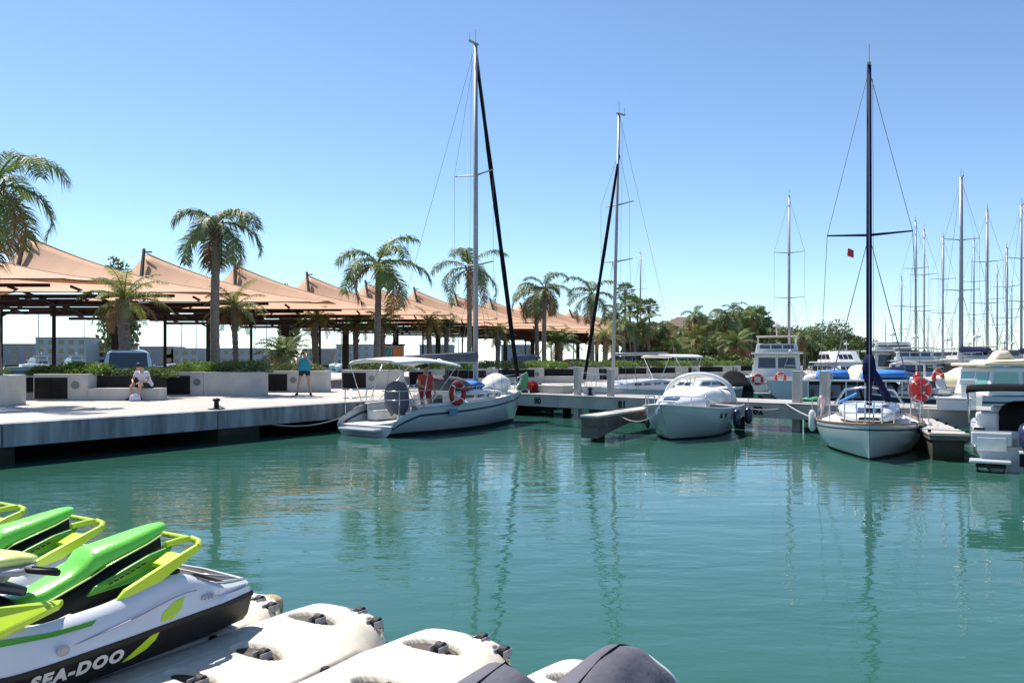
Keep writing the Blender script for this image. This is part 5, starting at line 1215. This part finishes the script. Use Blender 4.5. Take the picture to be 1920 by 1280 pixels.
# ================================================================ JET SKIS
JX = [(0, .50), (.3, .555), (1.5, .58), (2.2, .52), (2.8, .32), (3.15, .06)]
def gwf(x): return lerp(JX, x)
def gzf(x): return lerp([(0, .345), (.5, .33), (1.0, .31), (1.7, .295), (2.3, .36), (3.15, .58)], x)
def rzf(x): return (rz_(x-.08)+rz_(x-.04)+rz_(x)+rz_(x+.04)+rz_(x+.08))/5
def rz_(x): return lerp([(0, .43), (.28, .45), (.48, .58), (.65, .60), (.85, .56), (1.05, .52), (1.5, .50), (1.75, .58), (2.3, .76), (3.15, .66)], x)
def jet_ski():
    t = thing('jet_ski', '', 'jet ski', (0, 0, 0))
    xs = [3.15*i/40 for i in range(41)]
    b = MB(); rings = []
    for x in xs:
        g, z, k = gwf(x), gzf(x), lerp([(0, .07), (1.8, .05), (2.6, .12), (3.15, .50)], x)
        h = [(x, g+.012, z+.010), (x, g+.012, z-.022), (x, g-.004, z-.03), (x, g-.05, max(k+.02, z-.165)), (x, g*.80, max(k+.015, z-.22)), (x, g*.45, k+.05), (x, 0, k)]
        rings.append(h+[(a, -y_, c) for a, y_, c in h[:-1][::-1]])
    b.loft(rings, caps=False, closed=False); n = len(rings[0]); b.add([p for p in rings[0]], [tuple(range(n))]); b.build('hull', 'black', t, auto=32)
    # outer deck flanks and gunwale ridge
    b = MB(); rl = []
    for s in (1, -1):
        rs = []
        for x in [.02+3.0*i/44 for i in range(45)]:
            g, z, r_ = gwf(x), gzf(x), rzf(x); q = min(1, max(0, (g-.12)/.3))*lerp([(0, .30), (.26, .42), (.5, 1), (4, 1)], x)
            y5 = g-.255*q
            prof = [(g+.004, z+.011), (g-.012, z+.05), (g-.040, z+(r_-z)*.45), (g-.075*q, z+(r_-z)*.80), (g-.115*q, r_-.01), (g-.15*q, r_), (g-.19*q, r_-.012), (g-.215*q, r_-.06), (y5, .30 if .48 < x < 1.75 else r_-.02)]
            rs.append([(x, s*max(y_, .0), zz) for y_, zz in prof])
        b.loft(rs, caps=False, closed=False)
    b.build('deck', 'jwhite', t, auto=45)
    # crease line on the flank
    b = MB()
    for s in (1, -1): b.tube([(x, s*(gwf(x)-.030+.004), gzf(x)+(rzf(x)-gzf(x))*lerp([(.5, .62), (1.2, .38), (1.7, .15)], x)) for x in [.5+.08*i for i in range(14)]], .005, 5)
    b.build('crease', 'jgrey', t)
    # footwells, stern platform
    b = MB()
    for s in (1, -1): b.add([(.42, s*.14, .32), (1.78, s*.14, .32), (1.78, s*.345, .32), (.42, s*.335, .32)], [(0, 1, 2, 3)])
    b.build('footwell_mat', 'black', t)
    b = MB(); b.loft([[(x, w, z), (x, w*.5, z+.006), (x, -w*.5, z+.006), (x, -w, z)] for x, w, z in ((.0, .40, .405), (.03, .44, .435), (.22, .44, .455), (.40, .36, .475), (.50, .30, .46))], caps=False, closed=False); b.build('boarding_mat', 'mat', t)
    b = MB(); b.tube([(.04, -.445, .44), (.035, 0, .45), (.04, .445, .44), (.22, .45, .462), (.42, .37, .482)], .009, 6); b.tube([(.14, -.40, .455), (.17, .16, .462), (.06, .38, .445)], .007, 5); b.build('platform_trim', 'jwhite', t, smooth=True)
    for s in (1, -1):
        b = MB(); b.add([(.24, s*.50, .475), (.44, s*.445, .57), (.46, s*.40, .56), (.28, s*.455, .475)], [(0, 1, 2, 3)]); b.build('deck_recess', 'mat', t)
        b = MB(); b.box((.60, s*.37, .585), (.16, .045, .03), ry=.2); b.build('cleat', 'black', t, bev=.008)
    # pedestal and seat
    b = MB(); b.loft([ringx(x, w, .30, z, 3.0, 20, top=.8) for x, w, z in ((.43, .06, .80), (.5, .09, .785), (.62, .12, .745), (.8, .15, .70), (1.0, .16, .62), (1.15, .175, .56), (1.3, .20, .53), (1.42, .24, .56), (1.5, .25, .62), (1.9, .24, .66))]); b.build('pedestal', 'black', t, smooth=True)
    b = MB(); b.loft([ringx(x, w, z0_, z1_, 3.3, 28, top=.70) for x, w, z0_, z1_ in ((.385, .03, .835, .855), (.40, .07, .82, .868), (.47, .105, .79, .866), (.6, .14, .75, .848), (.75, .165, .71, .822), (.92, .185, .665, .797), (.97, .185, .65, .782), (1.02, .165, .61, .725), (1.12, .165, .575, .668), (1.28, .16, .52, .608), (1.42, .12, .49, .575), (1.48, .05, .50, .55))])
    st = b.build('seat', 'seat', t, smooth=True)
    b = MB()
    for s in (1, -1): b.tube([(x, s*w, z) for x, w, z in ((.47, .106, .80), (.6, .142, .765), (.92, .187, .69), (1.02, .167, .635), (1.28, .162, .545), (1.42, .12, .515))], .006, 5)
    b.build('piping', 'limel', st, smooth=True)
    b = MB()
    for i in range(5):
        for s in (1, -1): b.box((.47+i*.045, s*(.128+.008*i), .70-.012*i), (.016, .02, .05), ry=-.3)
    b.build('tail_ribs', 'jgrey', t)
    # lime grab handle with its side panels
    b = MB()
    def strut(pts, ws, hs):
        rs = []
        for (x, y_, z), w, h_ in zip(pts, ws, hs): rs.append([(x+w*.45, y_+h_, z+w*.9), (x+w*.45, y_-h_, z+w*.9), (x-w*.45, y_-h_, z-w*.9), (x-w*.45, y_+h_, z-w*.9)])
        b.loft(rs)
    for s in (1, -1):
        strut([(1.02, s*.43, .505), (.93, s*.43, .535), (.76, s*.43, .60), (.52, s*.42, .695), (.38, s*.39, .735)], [.012, .048, .046, .030, .022], [.010, .022, .020, .018, .018])
        b.tube([(.38, s*.39, .735), (.335, s*.34, .755), (.33, s*.25, .765), (.40, s*.225, .765), (.52, s*.225, .755)], .025, 8)
        b.box((.58, s*.30, .675), (.15, .18, .035), ry=.35)
    b.tube([(.335, -.30, .762), (.31, 0, .755), (.335, .30, .762)], .022, 8)
    b.build('grab_handle', 'lime', t, bev=.006)
    b = MB()
    for s in (1, -1):
        v = [(.47, s*.245, .745), (.66, s*.255, .715), (1.02, s*.225, .585), (1.08, s*.23, .53), (.80, s*.28, .565), (.56, s*.27, .64)]
        b.add(v+[(x, y_-s*.03, z) for x, y_, z in v], [(0, 1, 2, 3, 4, 5), (6, 7, 8, 9, 10, 11)]+[(i, (i+1) % 6, 6+(i+1) % 6, 6+i) for i in range(6)])
    pn = b.build('side_panel', 'greend', t, bev=.008)
    b = MB()
    for i in range(7): b.box((.72+i*.036, .276-.004*i, .672-.0135*i), (.026, .006, .013), ry=.25)
    b.build('panel_marks', 'black', pn)
    # steering head
    b = MB(); b.tube([(1.75, 0, .60), (1.48, 0, .79)], [.13, .09], 14); b.build('steering_column', 'jgrey', t, smooth=True)
    b = MB(); b.loft([ringx(x, w, z0_, z1_, 2.4, 20) for x, w, z0_, z1_ in ((1.30, .07, .795, .825), (1.36, .14, .78, .85), (1.46, .17, .78, .88), (1.58, .13, .79, .87), (1.66, .05, .81, .84))]); b.build('steering_pad', 'limel', t, smooth=True)
    b = MB(); b.loft([ringx(x, w, z0_, z1_, 2.4, 20) for x, w, z0_, z1_ in ((1.31, .08, .75, .795), (1.38, .20, .735, .81), (1.48, .23, .735, .81), (1.62, .14, .75, .81))]); b.build('steering_shroud', 'jgrey', t, smooth=True)
    b = MB(); b.tube([(1.36, -.41, .775), (1.43, -.25, .78), (1.47, 0, .78), (1.43, .25, .78), (1.36, .41, .775)], [.02, .017, .017, .017, .02], 10); b.tube([(1.34, .36, .785), (1.40, .2, .79)], .008, 5); b.build('handlebar', 'black', t, smooth=True)
    b = MB(); b.box((1.56, .0, .69), (.34, .30, .06), ry=-.35); b.build('dash', 'navy', t, bev=.02)
    # bonnet and lime fairings
    b = MB(); b.loft([ringx(x, w, .45, z, 2.6, 22, top=.7) for x, w, z in ((1.70, .22, .72), (1.8, .34, .84), (2.1, .40, .92), (2.5, .34, .90), (2.9, .18, .78), (3.08, .04, .68))]); b.build('bonnet', 'jwhite', t, smooth=True)
    b = MB()
    for s in (1, -1):
        v = [(1.30, s*.36, .60), (1.36, s*.42, .595), (1.75, s*.55, .555), (2.3, s*.52, .64), (2.3, s*.42, .74), (1.8, s*.42, .68)]
        b.add(v+[(x, y_, z-.04) for x, y_, z in v], [(0, 1, 2, 3, 4, 5), (6, 7, 8, 9, 10, 11)]+[(i, (i+1) % 6, 6+(i+1) % 6, 6+i) for i in range(6)])
    b.build('fairing', 'lime', t, bev=.01)
    for s in (1, -1):
        b = MB(); b.box((1.25, s*.30, .40), (.10, .06, .14), ry=.2); b.build('latch', 'jwhite', t, bev=.015)
    # coloured flashes on the flanks, just proud of the surface
    def flash(name, pts, mt_, off=.006):
        for s in (1, -1):
            b = MB(); v = [(x, s*(y_+off), z) for x, y_, z in pts]; n_ = len(v)
            b.add(v+[(x, y_-s*.012, z) for x, y_, z in v], [tuple(range(n_)), tuple(range(2*n_-1, n_-1, -1))]+[(i, (i+1) % n_, n_+(i+1) % n_, n_+i) for i in range(n_)])
            b.build(name, mt_, t)
    def hy_(x, z): g = gwf(x); return g-.004-(gzf(x)-.03-z)*(.046/.16)
    flash('lime_flash', [(x, hy_(x, z), z) for x, z in ((.80, .295), (.86, .285), (1.04, .165), (.98, .17), (.88, .20), (.82, .245))], 'lime')
    def dy_(x, z): g = gwf(x); f = (z-gzf(x))/(rzf(x)-gzf(x)); return lerp([(0, g+.004), (.2, g-.012), (.45, g-.040), (.8, g-.075), (1, g-.15)], f)
    flash('lime_flash', [(x, dy_(x, z), z) for x, z in ((.58, .455), (.66, .445), (.76, .395), (.79, .35), (.70, .35), (.63, .39))], 'lime', .004)
    flash('green_flash', [(x, dy_(x, z), z) for x, z in ((1.18, .465), (1.45, .465), (1.75, .50), (1.75, .465), (1.45, .44), (1.22, .44))], 'greend', .005)
    b = MB()
    for s in (1, -1): b.lathe([(0, 0), (.033, 0), (.037, .006), (.02, .012), (0, .012)], (1.42, s*(gwf(1.42)-.012), .36), axis='y', seg=18)
    b.build('drain_plug', 'alud', t)
    for s in (1, -1):
        tl_ = math.atan(.046/.16); ax = Vector((-s, 0, 0)); ay = Vector((0, s*math.sin(tl_), math.cos(tl_))); az = ax.cross(ay)
        M3 = Matrix((ax, ay, az)).transposed()
        lt = lettering('SEA-DOO', .106, 'text', t,  Vector((1.325, s*(hy_(1.3, .218)+.004), .218)), M3, depth=.0015, bold=.006, shear=.12, spacing=1.2); lt.scale = (1.06, 1, 1)
        M3 = Matrix((Vector((-s, 0, 0)), Vector((0, -s*.2, .98)), Vector((-s, 0, 0)).cross(Vector((0, -s*.2, .98))))).transposed()
        lettering('GTI', .060, 'jgrey', t, Vector((.42, s*(dy_(.42, .41)+.008), .405)), M3, depth=.002, bold=.003, shear=.3, spacing=1.1)
    b = MB(); b.lathe([(.0, 0), (.085, 0), (.085, -.12), (.06, -.16), (0, -.16)], (0, 0, .2), axis='x', seg=18); b.build('jet_nozzle', 'black', t)
    return t
js = jet_ski(); base = Vector((-2.33, 6.13, 0))
for k in range(3):
    o = js if k == 0 else copy_tree(js); p = base-FN*1.17*k; o.location = (p.x, p.y, .115); o.rotation_euler = (0, 0, FH)
    tag(o, ['nearest jet ski with green seat, lime grab handle and silver lettering on its black hull', 'middle jet ski, only its green seat and lime handle show behind the nearest one',
            'farthest jet ski, mostly outside the left edge of the photo'][k], 'jet ski', 'jet skis with green seats')
# covered jet ski on the right dock
p = Vector((.66, 3.98, 0)); t = thing('covered_jet_ski', 'jet ski under a grey fabric cover with white piping at the bottom edge', 'jet ski', (p.x, p.y, .10), FH)
b = MB(); rs = []; stn = [(0, .30, .44), (.05, .36, .58), (.16, .40, .68), (.32, .40, .735), (.5, .40, .73), (.8, .42, .68), (1.05, .40, .70), (1.2, .30, .89), (1.30, .27, .965), (1.5, .30, .95), (1.9, .46, .86), (2.5, .42, .70), (3.0, .2, .55), (3.15, .05, .45)]
nst = 60
for i in range(nst+1):
    x = 3.15*i/nst; w = lerp([(a, b_) for a, b_, c in stn], x); z = lerp([(a, c) for a, b_, c in stn], x); tp = lerp([(0, .5), (.3, .42), (.9, .45), (1.3, .8), (1.7, .85), (2.4, .6), (3.15, .5)], x)
    ring = ringx(x, w, .14, z, 2.2, 48, top=tp)
    out = []
    for j, (a, y_, zz) in enumerate(ring):
        f = 1-max(0, (zz-.14)/(z-.14)); wr = .024*math.sin(j*1.3+x*7)*(.3+f)+.018*math.sin(x*17+zz*20)*f+.016*math.sin((x*1.5+zz*2.2)*11)
        out.append((a, y_*(1+wr), zz+wr*.25))
    rs.append(out)
b.loft(rs); cv = b.build('cover', 'greycv', t, smooth=True)
b = MB(); b.tube([(q[0]-.005, q[1]*1.02, q[2]+.004) for q in rs[2]][:25], .011, 6); b.build('piping', 'gel', cv, smooth=True)
b = MB(); b.tube([(x, 0, lerp([(a, c) for a, b_, c in stn], x)+.002) for x in [.1+.1*i for i in range(28)]], .004, 5); b.build('centre_seam', 'dark', cv)
b = MB(); b.loft([ringx(x, w, .04, z, 2.5, 20) for x, w, z in ((-.05, .40, .30), (.3, .54, .33), (1.6, .56, .35), (2.6, .40, .42), (3.1, .08, .5))]); b.build('hull', 'black', t, smooth=True)
b = MB(); b.tube([(-.05, .44, .36), (.3, .56, .38), (1.4, .59, .39)], .02, 8); b.build('bumper', 'rubber', t, smooth=True)

# ================================================================ PEOPLE
def person(label, loc, rz, J, shirt, short, hat=None, hair='hair', shoe='kcot', hem=.40, sleeve=.55, scale=1.):
    """J: joints in metres, figure faces -y. One remeshed body; clothes and hair are children."""
    t = thing('person', label, 'person', loc, rz); J = {k: Vector(v) for k, v in J.items()}
    def limb(b, a, c, r0, r1, n=4): b.tube([a.lerp(c, i/n) for i in range(n+1)], [r0+(r1-r0)*i/n for i in range(n+1)], 10)
    def ball(b, c, r, sz=(1, 1, 1)):
        b.lathe([(r*math.sin(math.pi*i/8)*sz[0]+1e-4, -r*math.cos(math.pi*i/8)*sz[2]) for i in range(9)], c, seg=12)
    b = MB(); hd = J['head']; nk = J['neck']; ch = J['chest']; pv_ = J['pelvis']
    fwd = J.get('look', Vector((0, -1, 0))).normalized(); rt = fwd.cross(Vector((0, 0, 1))).normalized(); up = rt.cross(fwd)
    ball(b, hd+up*.02, .092, (.86, 1, 1.12)); ball(b, hd-up*.045+fwd*.028, .060, (1, 1, 1.1))
    b.tube([hd+fwd*.088+up*.02, hd+fwd*.115-up*.02, hd+fwd*.085-up*.03], [.008, .014, .010], 6)
    for s in (1, -1): ball(b, hd+rt*s*.082, .022, (.5, 1, 1.3))
    limb(b, hd-up*.05, nk, .052, .058)
    sp = (ch+pv_)/2
    sh = (J['shR']-J['shL']).normalized()
    def slab(b, c, hw, hd_, h): 
        for q in (-1, -.5, 0, .5, 1): ball(b, c+sh*hw*q, hd_, (1, 1, h))
    for i in range(7):
        u = i/6; c = ch.lerp(pv_, u); hw = lerp([(0, .10), (.5, .065), (1, .085)], u); slab(b, c, hw, lerp([(0, .105), (.5, .095), (1, .11)], u), 1.0)
    limb(b, nk, ch, .06, .09)
    for s in 'LR':
        limb(b, J['sh'+s], ch, .05, .08); limb(b, J['sh'+s], J['el'+s], .050, .038); limb(b, J['el'+s], J['wr'+s], .038, .026)
        ha = J['ha'+s]; wr = J['wr'+s]; d = (ha-wr).normalized(); sd = d.cross(Vector((.3, .2, 1))).normalized(); nn = sd.cross(d)
        limb(b, wr, wr+d*.085, .028, .034)
        for i, ln in enumerate((.062, .074, .078, .068)):
            q = wr+d*.08+sd*(i-1.5)*.019; b.tube([q, q+d*ln*.5-nn*.006, q+d*ln*.85-nn*.022], [.0095, .0085, .0075], 6)
        b.tube([wr+d*.03+sd*-.025, wr+d*.06-sd*.052, wr+d*.092-sd*.058-nn*.01], [.012, .011, .009], 6)
        limb(b, J['hp'+s], J['kn'+s], .082, .056); limb(b, J['kn'+s], J['an'+s], .056, .036); limb(b, J['hp'+s], pv_, .08, .10)
        f = J['toe'+s]; limb(b, J['an'+s], f, .038, .03)
    o = b.build('body', 'skin', t, smooth=True, fix=False); rmd = o.modifiers.new('skin', 'REMESH'); rmd.mode = 'VOXEL'; rmd.voxel_size = .0085; rmd.use_smooth_shade = True
    sm = o.modifiers.new('smooth', 'SMOOTH'); sm.iterations = 3; sm.factor = .5
    def cloth(name, mt_, fn):
        b = MB(); fn(b); o = b.build(name, mt_, t, smooth=True, fix=False); r_ = o.modifiers.new('r', 'REMESH'); r_.mode = 'VOXEL'; r_.voxel_size = .014; r_.use_smooth_shade = True
        s_ = o.modifiers.new('s', 'SMOOTH'); s_.iterations = 3; return o
    def shirt_f(b):
        for i in range(8):
            u = i/7; c = ch.lerp(pv_, u*.95)+Vector((0, 0, .0)); hw = lerp([(0, .11), (.5, .085), (1, .10)], u); slab(b, c, hw, lerp([(0, .122), (.5, .118), (1, .130)], u), 1.0)
        for s in 'LR': limb(b, J['sh'+s], ch, .068, .09); limb(b, J['sh'+s], J['sh'+s].lerp(J['el'+s], sleeve), .066, .060)
    cloth('shirt', shirt, shirt_f)
    def short_f(b):
        slab(b, pv_-Vector((0, 0, .03)), .09, .125, .9)
        for s in 'LR': limb(b, J['hp'+s], J['hp'+s].lerp(J['kn'+s], hem*2), .100, .082)
    cloth('shorts', short, short_f)
    b = MB(); ball(b, hd+up*.045-fwd*.018, .098, (.93, 1, 1.02)); o = b.build('hair', hair, t, smooth=True)
    b = MB()
    for s in (1, -1): ball(b, hd+fwd*.082+rt*s*.034+up*.028, .011)
    b.build('eyes', 'kcot', t, smooth=True)
    b = MB(); b.tube([hd+fwd*.094-rt*.022-up*.052, hd+fwd*.099-up*.054, hd+fwd*.094+rt*.022-up*.052], .005, 5); b.build('mouth', 'redd', t)
    b = MB()
    for s in 'LR':
        a = J['an'+s]; f = J['toe'+s]; d = (f-a); d.z = 0; d.normalize(); a2 = Vector((a.x, a.y, f.z))
        b.loft([[(q+d.cross(Vector((0, 0, 1)))*w*math.cos(k*math.pi/5)+Vector((0, 0, .005+h_*max(0, math.sin(k*math.pi/5))-(.01 if math.sin(k*math.pi/5) < 0 else 0)))) for k in range(10)] for q, w, h_ in ((a2-d*.06, .03, .06), (a2-d*.03, .042, .085), (a2+d*.05, .045, .08), (a2+d*.13, .05, .05), (a2+d*.18, .03, .03))])
    b.build('shoes', shoe, t, smooth=True)
    if hat:
        b = MB(); b.lathe([(.0, .08), (.06, .078), (.095, .04), (.10, .0), (.10, -.005), (0, .0)], (0, 0, 0), seg=16); b.loft([ringx(0, .0, 0, 0)]) if False else None
        b.box((0, -.11, .0), (.14, .12, .012)); h_ = b.build('cap', hat, t, smooth=False); h_.location = hd+up*.05; h_.rotation_euler = (0, 0, math.atan2(fwd.x, -fwd.y))
    return t
# standing, hands at the face, feet apart
person('standing person in a teal T-shirt and dark shorts, both hands raised to the face', (X(571, 29.3), 29.3, QZ), R(8), dict(
    head=(0, -.02, 1.60), neck=(0, .01, 1.47), chest=(0, 0, 1.30), pelvis=(0, .02, .95), shL=(-.19, 0, 1.40), shR=(.19, 0, 1.40),
    elL=(-.27, -.13, 1.17), wrL=(-.15, -.26, 1.37), haL=(-.08, -.26, 1.52), elR=(.27, -.12, 1.17), wrR=(.14, -.26, 1.36), haR=(.07, -.25, 1.51),
    hpL=(-.10, .02, .92), knL=(-.19, -.03, .50), anL=(-.27, .02, .09), toeL=(-.29, -.13, .04), hpR=(.10, .02, .92), knR=(.16, -.04, .50), anR=(.21, .05, .09), toeR=(.24, -.10, .04)), 'teal', 'kcot', hem=.22)
t = thing('camera', 'small black camera held up by the person in teal', 'camera', (X(571, 29.3), 29.0, QZ+1.56), 0)
b = MB(); b.box((0, 0, 0), (.13, .045, .08)); b.build('body', 'black', t, bev=.008)
b = MB(); b.lathe([(0, 0), (.03, 0), (.032, -.05), (.028, -.05), (0, -.045)], (0, -.02, 0), axis='y', seg=14); b.build('lens', 'glass', t)
# seated on the bench, leaning forward
person('seated person in a pale shirt and dark shorts leaning forward on the bench', (X(271, 26.1), 26.18, QZ), R(-14), dict(
    head=(-.02, -.30, 1.08), look=(-.15, -1, -.45), neck=(0, -.19, .97), chest=(0, -.12, .82), pelvis=(0, .06, .50), shL=(-.20, -.16, .91), shR=(.20, -.16, .91),
    elL=(-.27, -.28, .66), wrL=(-.12, -.46, .60), haL=(-.05, -.52, .58), elR=(.29, -.25, .66), wrR=(.17, -.46, .58), haR=(.10, -.54, .56),
    hpL=(-.10, .02, .48), knL=(-.20, -.42, .50), anL=(-.22, -.46, .09), toeL=(-.25, -.62, .04), hpR=(.10, .02, .48), knR=(.14, -.44, .50), anR=(.10, -.40, .09), toeR=(.09, -.56, .04)), 'wcot', 'kcot', hem=.40)
t = thing('shoulder_bag', 'small pale bag on the ground beside the seated person', 'bag', (X(256, 25.6), 25.5, QZ), .4)
b = MB(); b.loft([ringx(x, .11, 0, z, 2.8, 14) for x, z in ((-.16, .10), (-.12, .20), (0, .24), (.12, .20), (.16, .10))]); b.build('body', 'wcot', t, smooth=True)
b = MB(); b.tube([(-.1, 0, .2), (-.05, 0, .34), (.05, 0, .34), (.1, 0, .2)], .012, 6); b.build('strap', 'jgrey', t, smooth=True)
px_, py_, _ = on_s1(2.28, -.25, 0)
person('person in a red top standing in the cockpit under the white bimini', (px_, py_, .37), R(35), dict(
    head=(0, -.02, 1.52), neck=(0, .01, 1.39), chest=(0, 0, 1.22), pelvis=(0, .02, .88), shL=(-.19, 0, 1.33), shR=(.19, 0, 1.33),
    elL=(-.26, -.08, 1.06), wrL=(-.20, -.30, .98), haL=(-.17, -.40, .97), elR=(.27, .02, 1.05), wrR=(.24, -.14, .86), haR=(.23, -.20, .79),
    hpL=(-.10, .02, .86), knL=(-.12, -.03, .46), anL=(-.13, .03, .08), toeL=(-.14, -.12, .04), hpR=(.10, .02, .86), knR=(.12, -.03, .46), anR=(.13, .03, .08), toeR=(.15, -.12, .04)), 'rcot', 'redd', hem=.30)

# ================================================================ PARKED CARS, KIOSK
def car(px, d, rz, label, paint, suv=False, y=None):
    t = thing('parked_car', label, 'car', (X(px, d), d, QZ), rz, 'cars parked behind the planters'); L_, Wc = 4.3, .90; ht = 1.72 if suv else 1.45
    b = MB(); b.loft([ringx(x, w, z0_, z1_, 4.0, 24) for x, w, z0_, z1_ in ((-2.15, .74, .36, .78), (-2.08, .86, .26, .92), (-1.4, Wc, .22, .97), (0, Wc, .22, .96), (1.1, Wc, .22, .93), (1.7, .86, .24, .84), (2.08, .76, .30, .68), (2.15, .62, .38, .58))]); b.build('body', paint, t, auto=45)
    b = MB(); b.loft([ringx(x, w, .88, z, 4.0, 24, top=.84) for x, w, z in (((-2.05 if suv else -1.7), .78, .98), ((-1.95 if suv else -1.3), .84, ht-.06), (-.9, .85, ht), (.1, .84, ht), (.45, .82, ht-.10), (1.15, .78, .96))]); cb = b.build('cabin', paint, t, auto=45)
    for s in (1, -1):
        for (a, c) in ((-1.75 if suv else -1.2, -.75), (-.68, .02), (.08, .62)):
            b = MB(); v = [(a, s*.84, .98), (c, s*.84, .98), (min(c, .40), s*.755, ht-.13), (a+.05, s*.755, ht-.13)]; b.add(v+[(x, y_-s*.02, z) for x, y_, z in v], [(0, 1, 2, 3), (7, 6, 5, 4), (0, 4, 5, 1), (1, 5, 6, 2), (2, 6, 7, 3), (3, 7, 4, 0)]); b.build('window', 'glass', t)
    b = MB(); xr = -2.03 if suv else -1.72; v = [(xr-.07, -.66, 1.02), (xr-.07, .66, 1.02), (xr+.03+(0 if suv else .3), .60, ht-.14), (xr+.03+(0 if suv else .3), -.60, ht-.14)]; b.add(v, [(0, 1, 2, 3)]); b.build('rear_window', 'glass', t)
    b = MB(); v = [(1.12, -.66, 1.0), (1.12, .66, 1.0), (.50, .60, ht-.13), (.50, -.60, ht-.13)]; b.add([(x+.03, y_, z+.02) for x, y_, z in v], [(0, 1, 2, 3)]); b.build('windscreen', 'glass', t)
    for sx_ in (-1.35, 1.35):
        for s in (1, -1):
            b = MB(); b.lathe([(0, -.1), (.30, -.1), (.34, -.07), (.34, .07), (.30, .1), (0, .1)], (sx_, s*.80, .34), axis='y', seg=22); w_ = b.build('wheel', 'rubber', t, smooth=False)
            b = MB(); b.lathe([(0, -.112), (.20, -.112), (.21, -.1), (.21, .1), (.20, .112), (0, .112)], (sx_, s*.80, .34), axis='y', seg=16); b.build('rim', 'alu', w_)
    for s in (1, -1):
        b = MB(); b.box((-2.13, s*.66, .82), (.06, .26, .16)); b.build('tail_lamp', 'rlamp', t, bev=.02)
        b = MB(); b.box((2.02, s*.58, .66), (.16, .30, .13)); b.build('headlamp', 'gelg', t, bev=.02)
        b = MB(); b.box((.72, s*.99, 1.0), (.10, .18, .13)); b.build('mirror', paint, t, bev=.03)
    b = MB(); b.box((-2.16, 0, .58), (.02, .50, .11)); b.build('number_plate', 'plate', t)
    return t
car(240, 30.8, R(116), 'silver off-road car parked under the canopies behind the bench', 'carsilver', True)
car(988, 54, R(262), 'black car parked right of the furled black sail', 'carblack', True)
car(700, 56, R(120), 'dark car parked behind the tall palm trunk', 'carblack')
car(850, 60, R(170), 'white car parked behind the pale mast', 'carwhite')
car(1068, 68, R(200), 'dark car parked left of the arching palm', 'carblack')
car(1275, 92, R(185), 'white van like car parked below the villa', 'carwhite', True)
car(1155, 80, R(170), 'dark car parked right of the thin grey mast', 'carblack', True)
t = thing('kiosk', 'small kiosk with red and orange panels behind the white bimini', 'kiosk', (X(737, 64), 64, QZ), .1)
b = MB(); b.box((0, 0, 1.25), (1.7, 1.4, 2.5)); b.build('body', 'bwall', t, bev=.03)
b = MB(); b.box((-.1, -.73, .75), (.9, .05, 1.2)); b.build('lower_panel', 'red', t); b = MB(); b.box((.35, -.73, 1.85), (.6, .05, .9)); b.build('upper_panel', 'orange', t); b = MB(); b.box((-.35, -.73, 1.85), (.7, .05, .9)); b.build('poster', 'screen', t)
b = MB(); b.box((0, 0, 2.56), (1.9, 1.6, .1)); b.build('roof', 'dsteel', t)
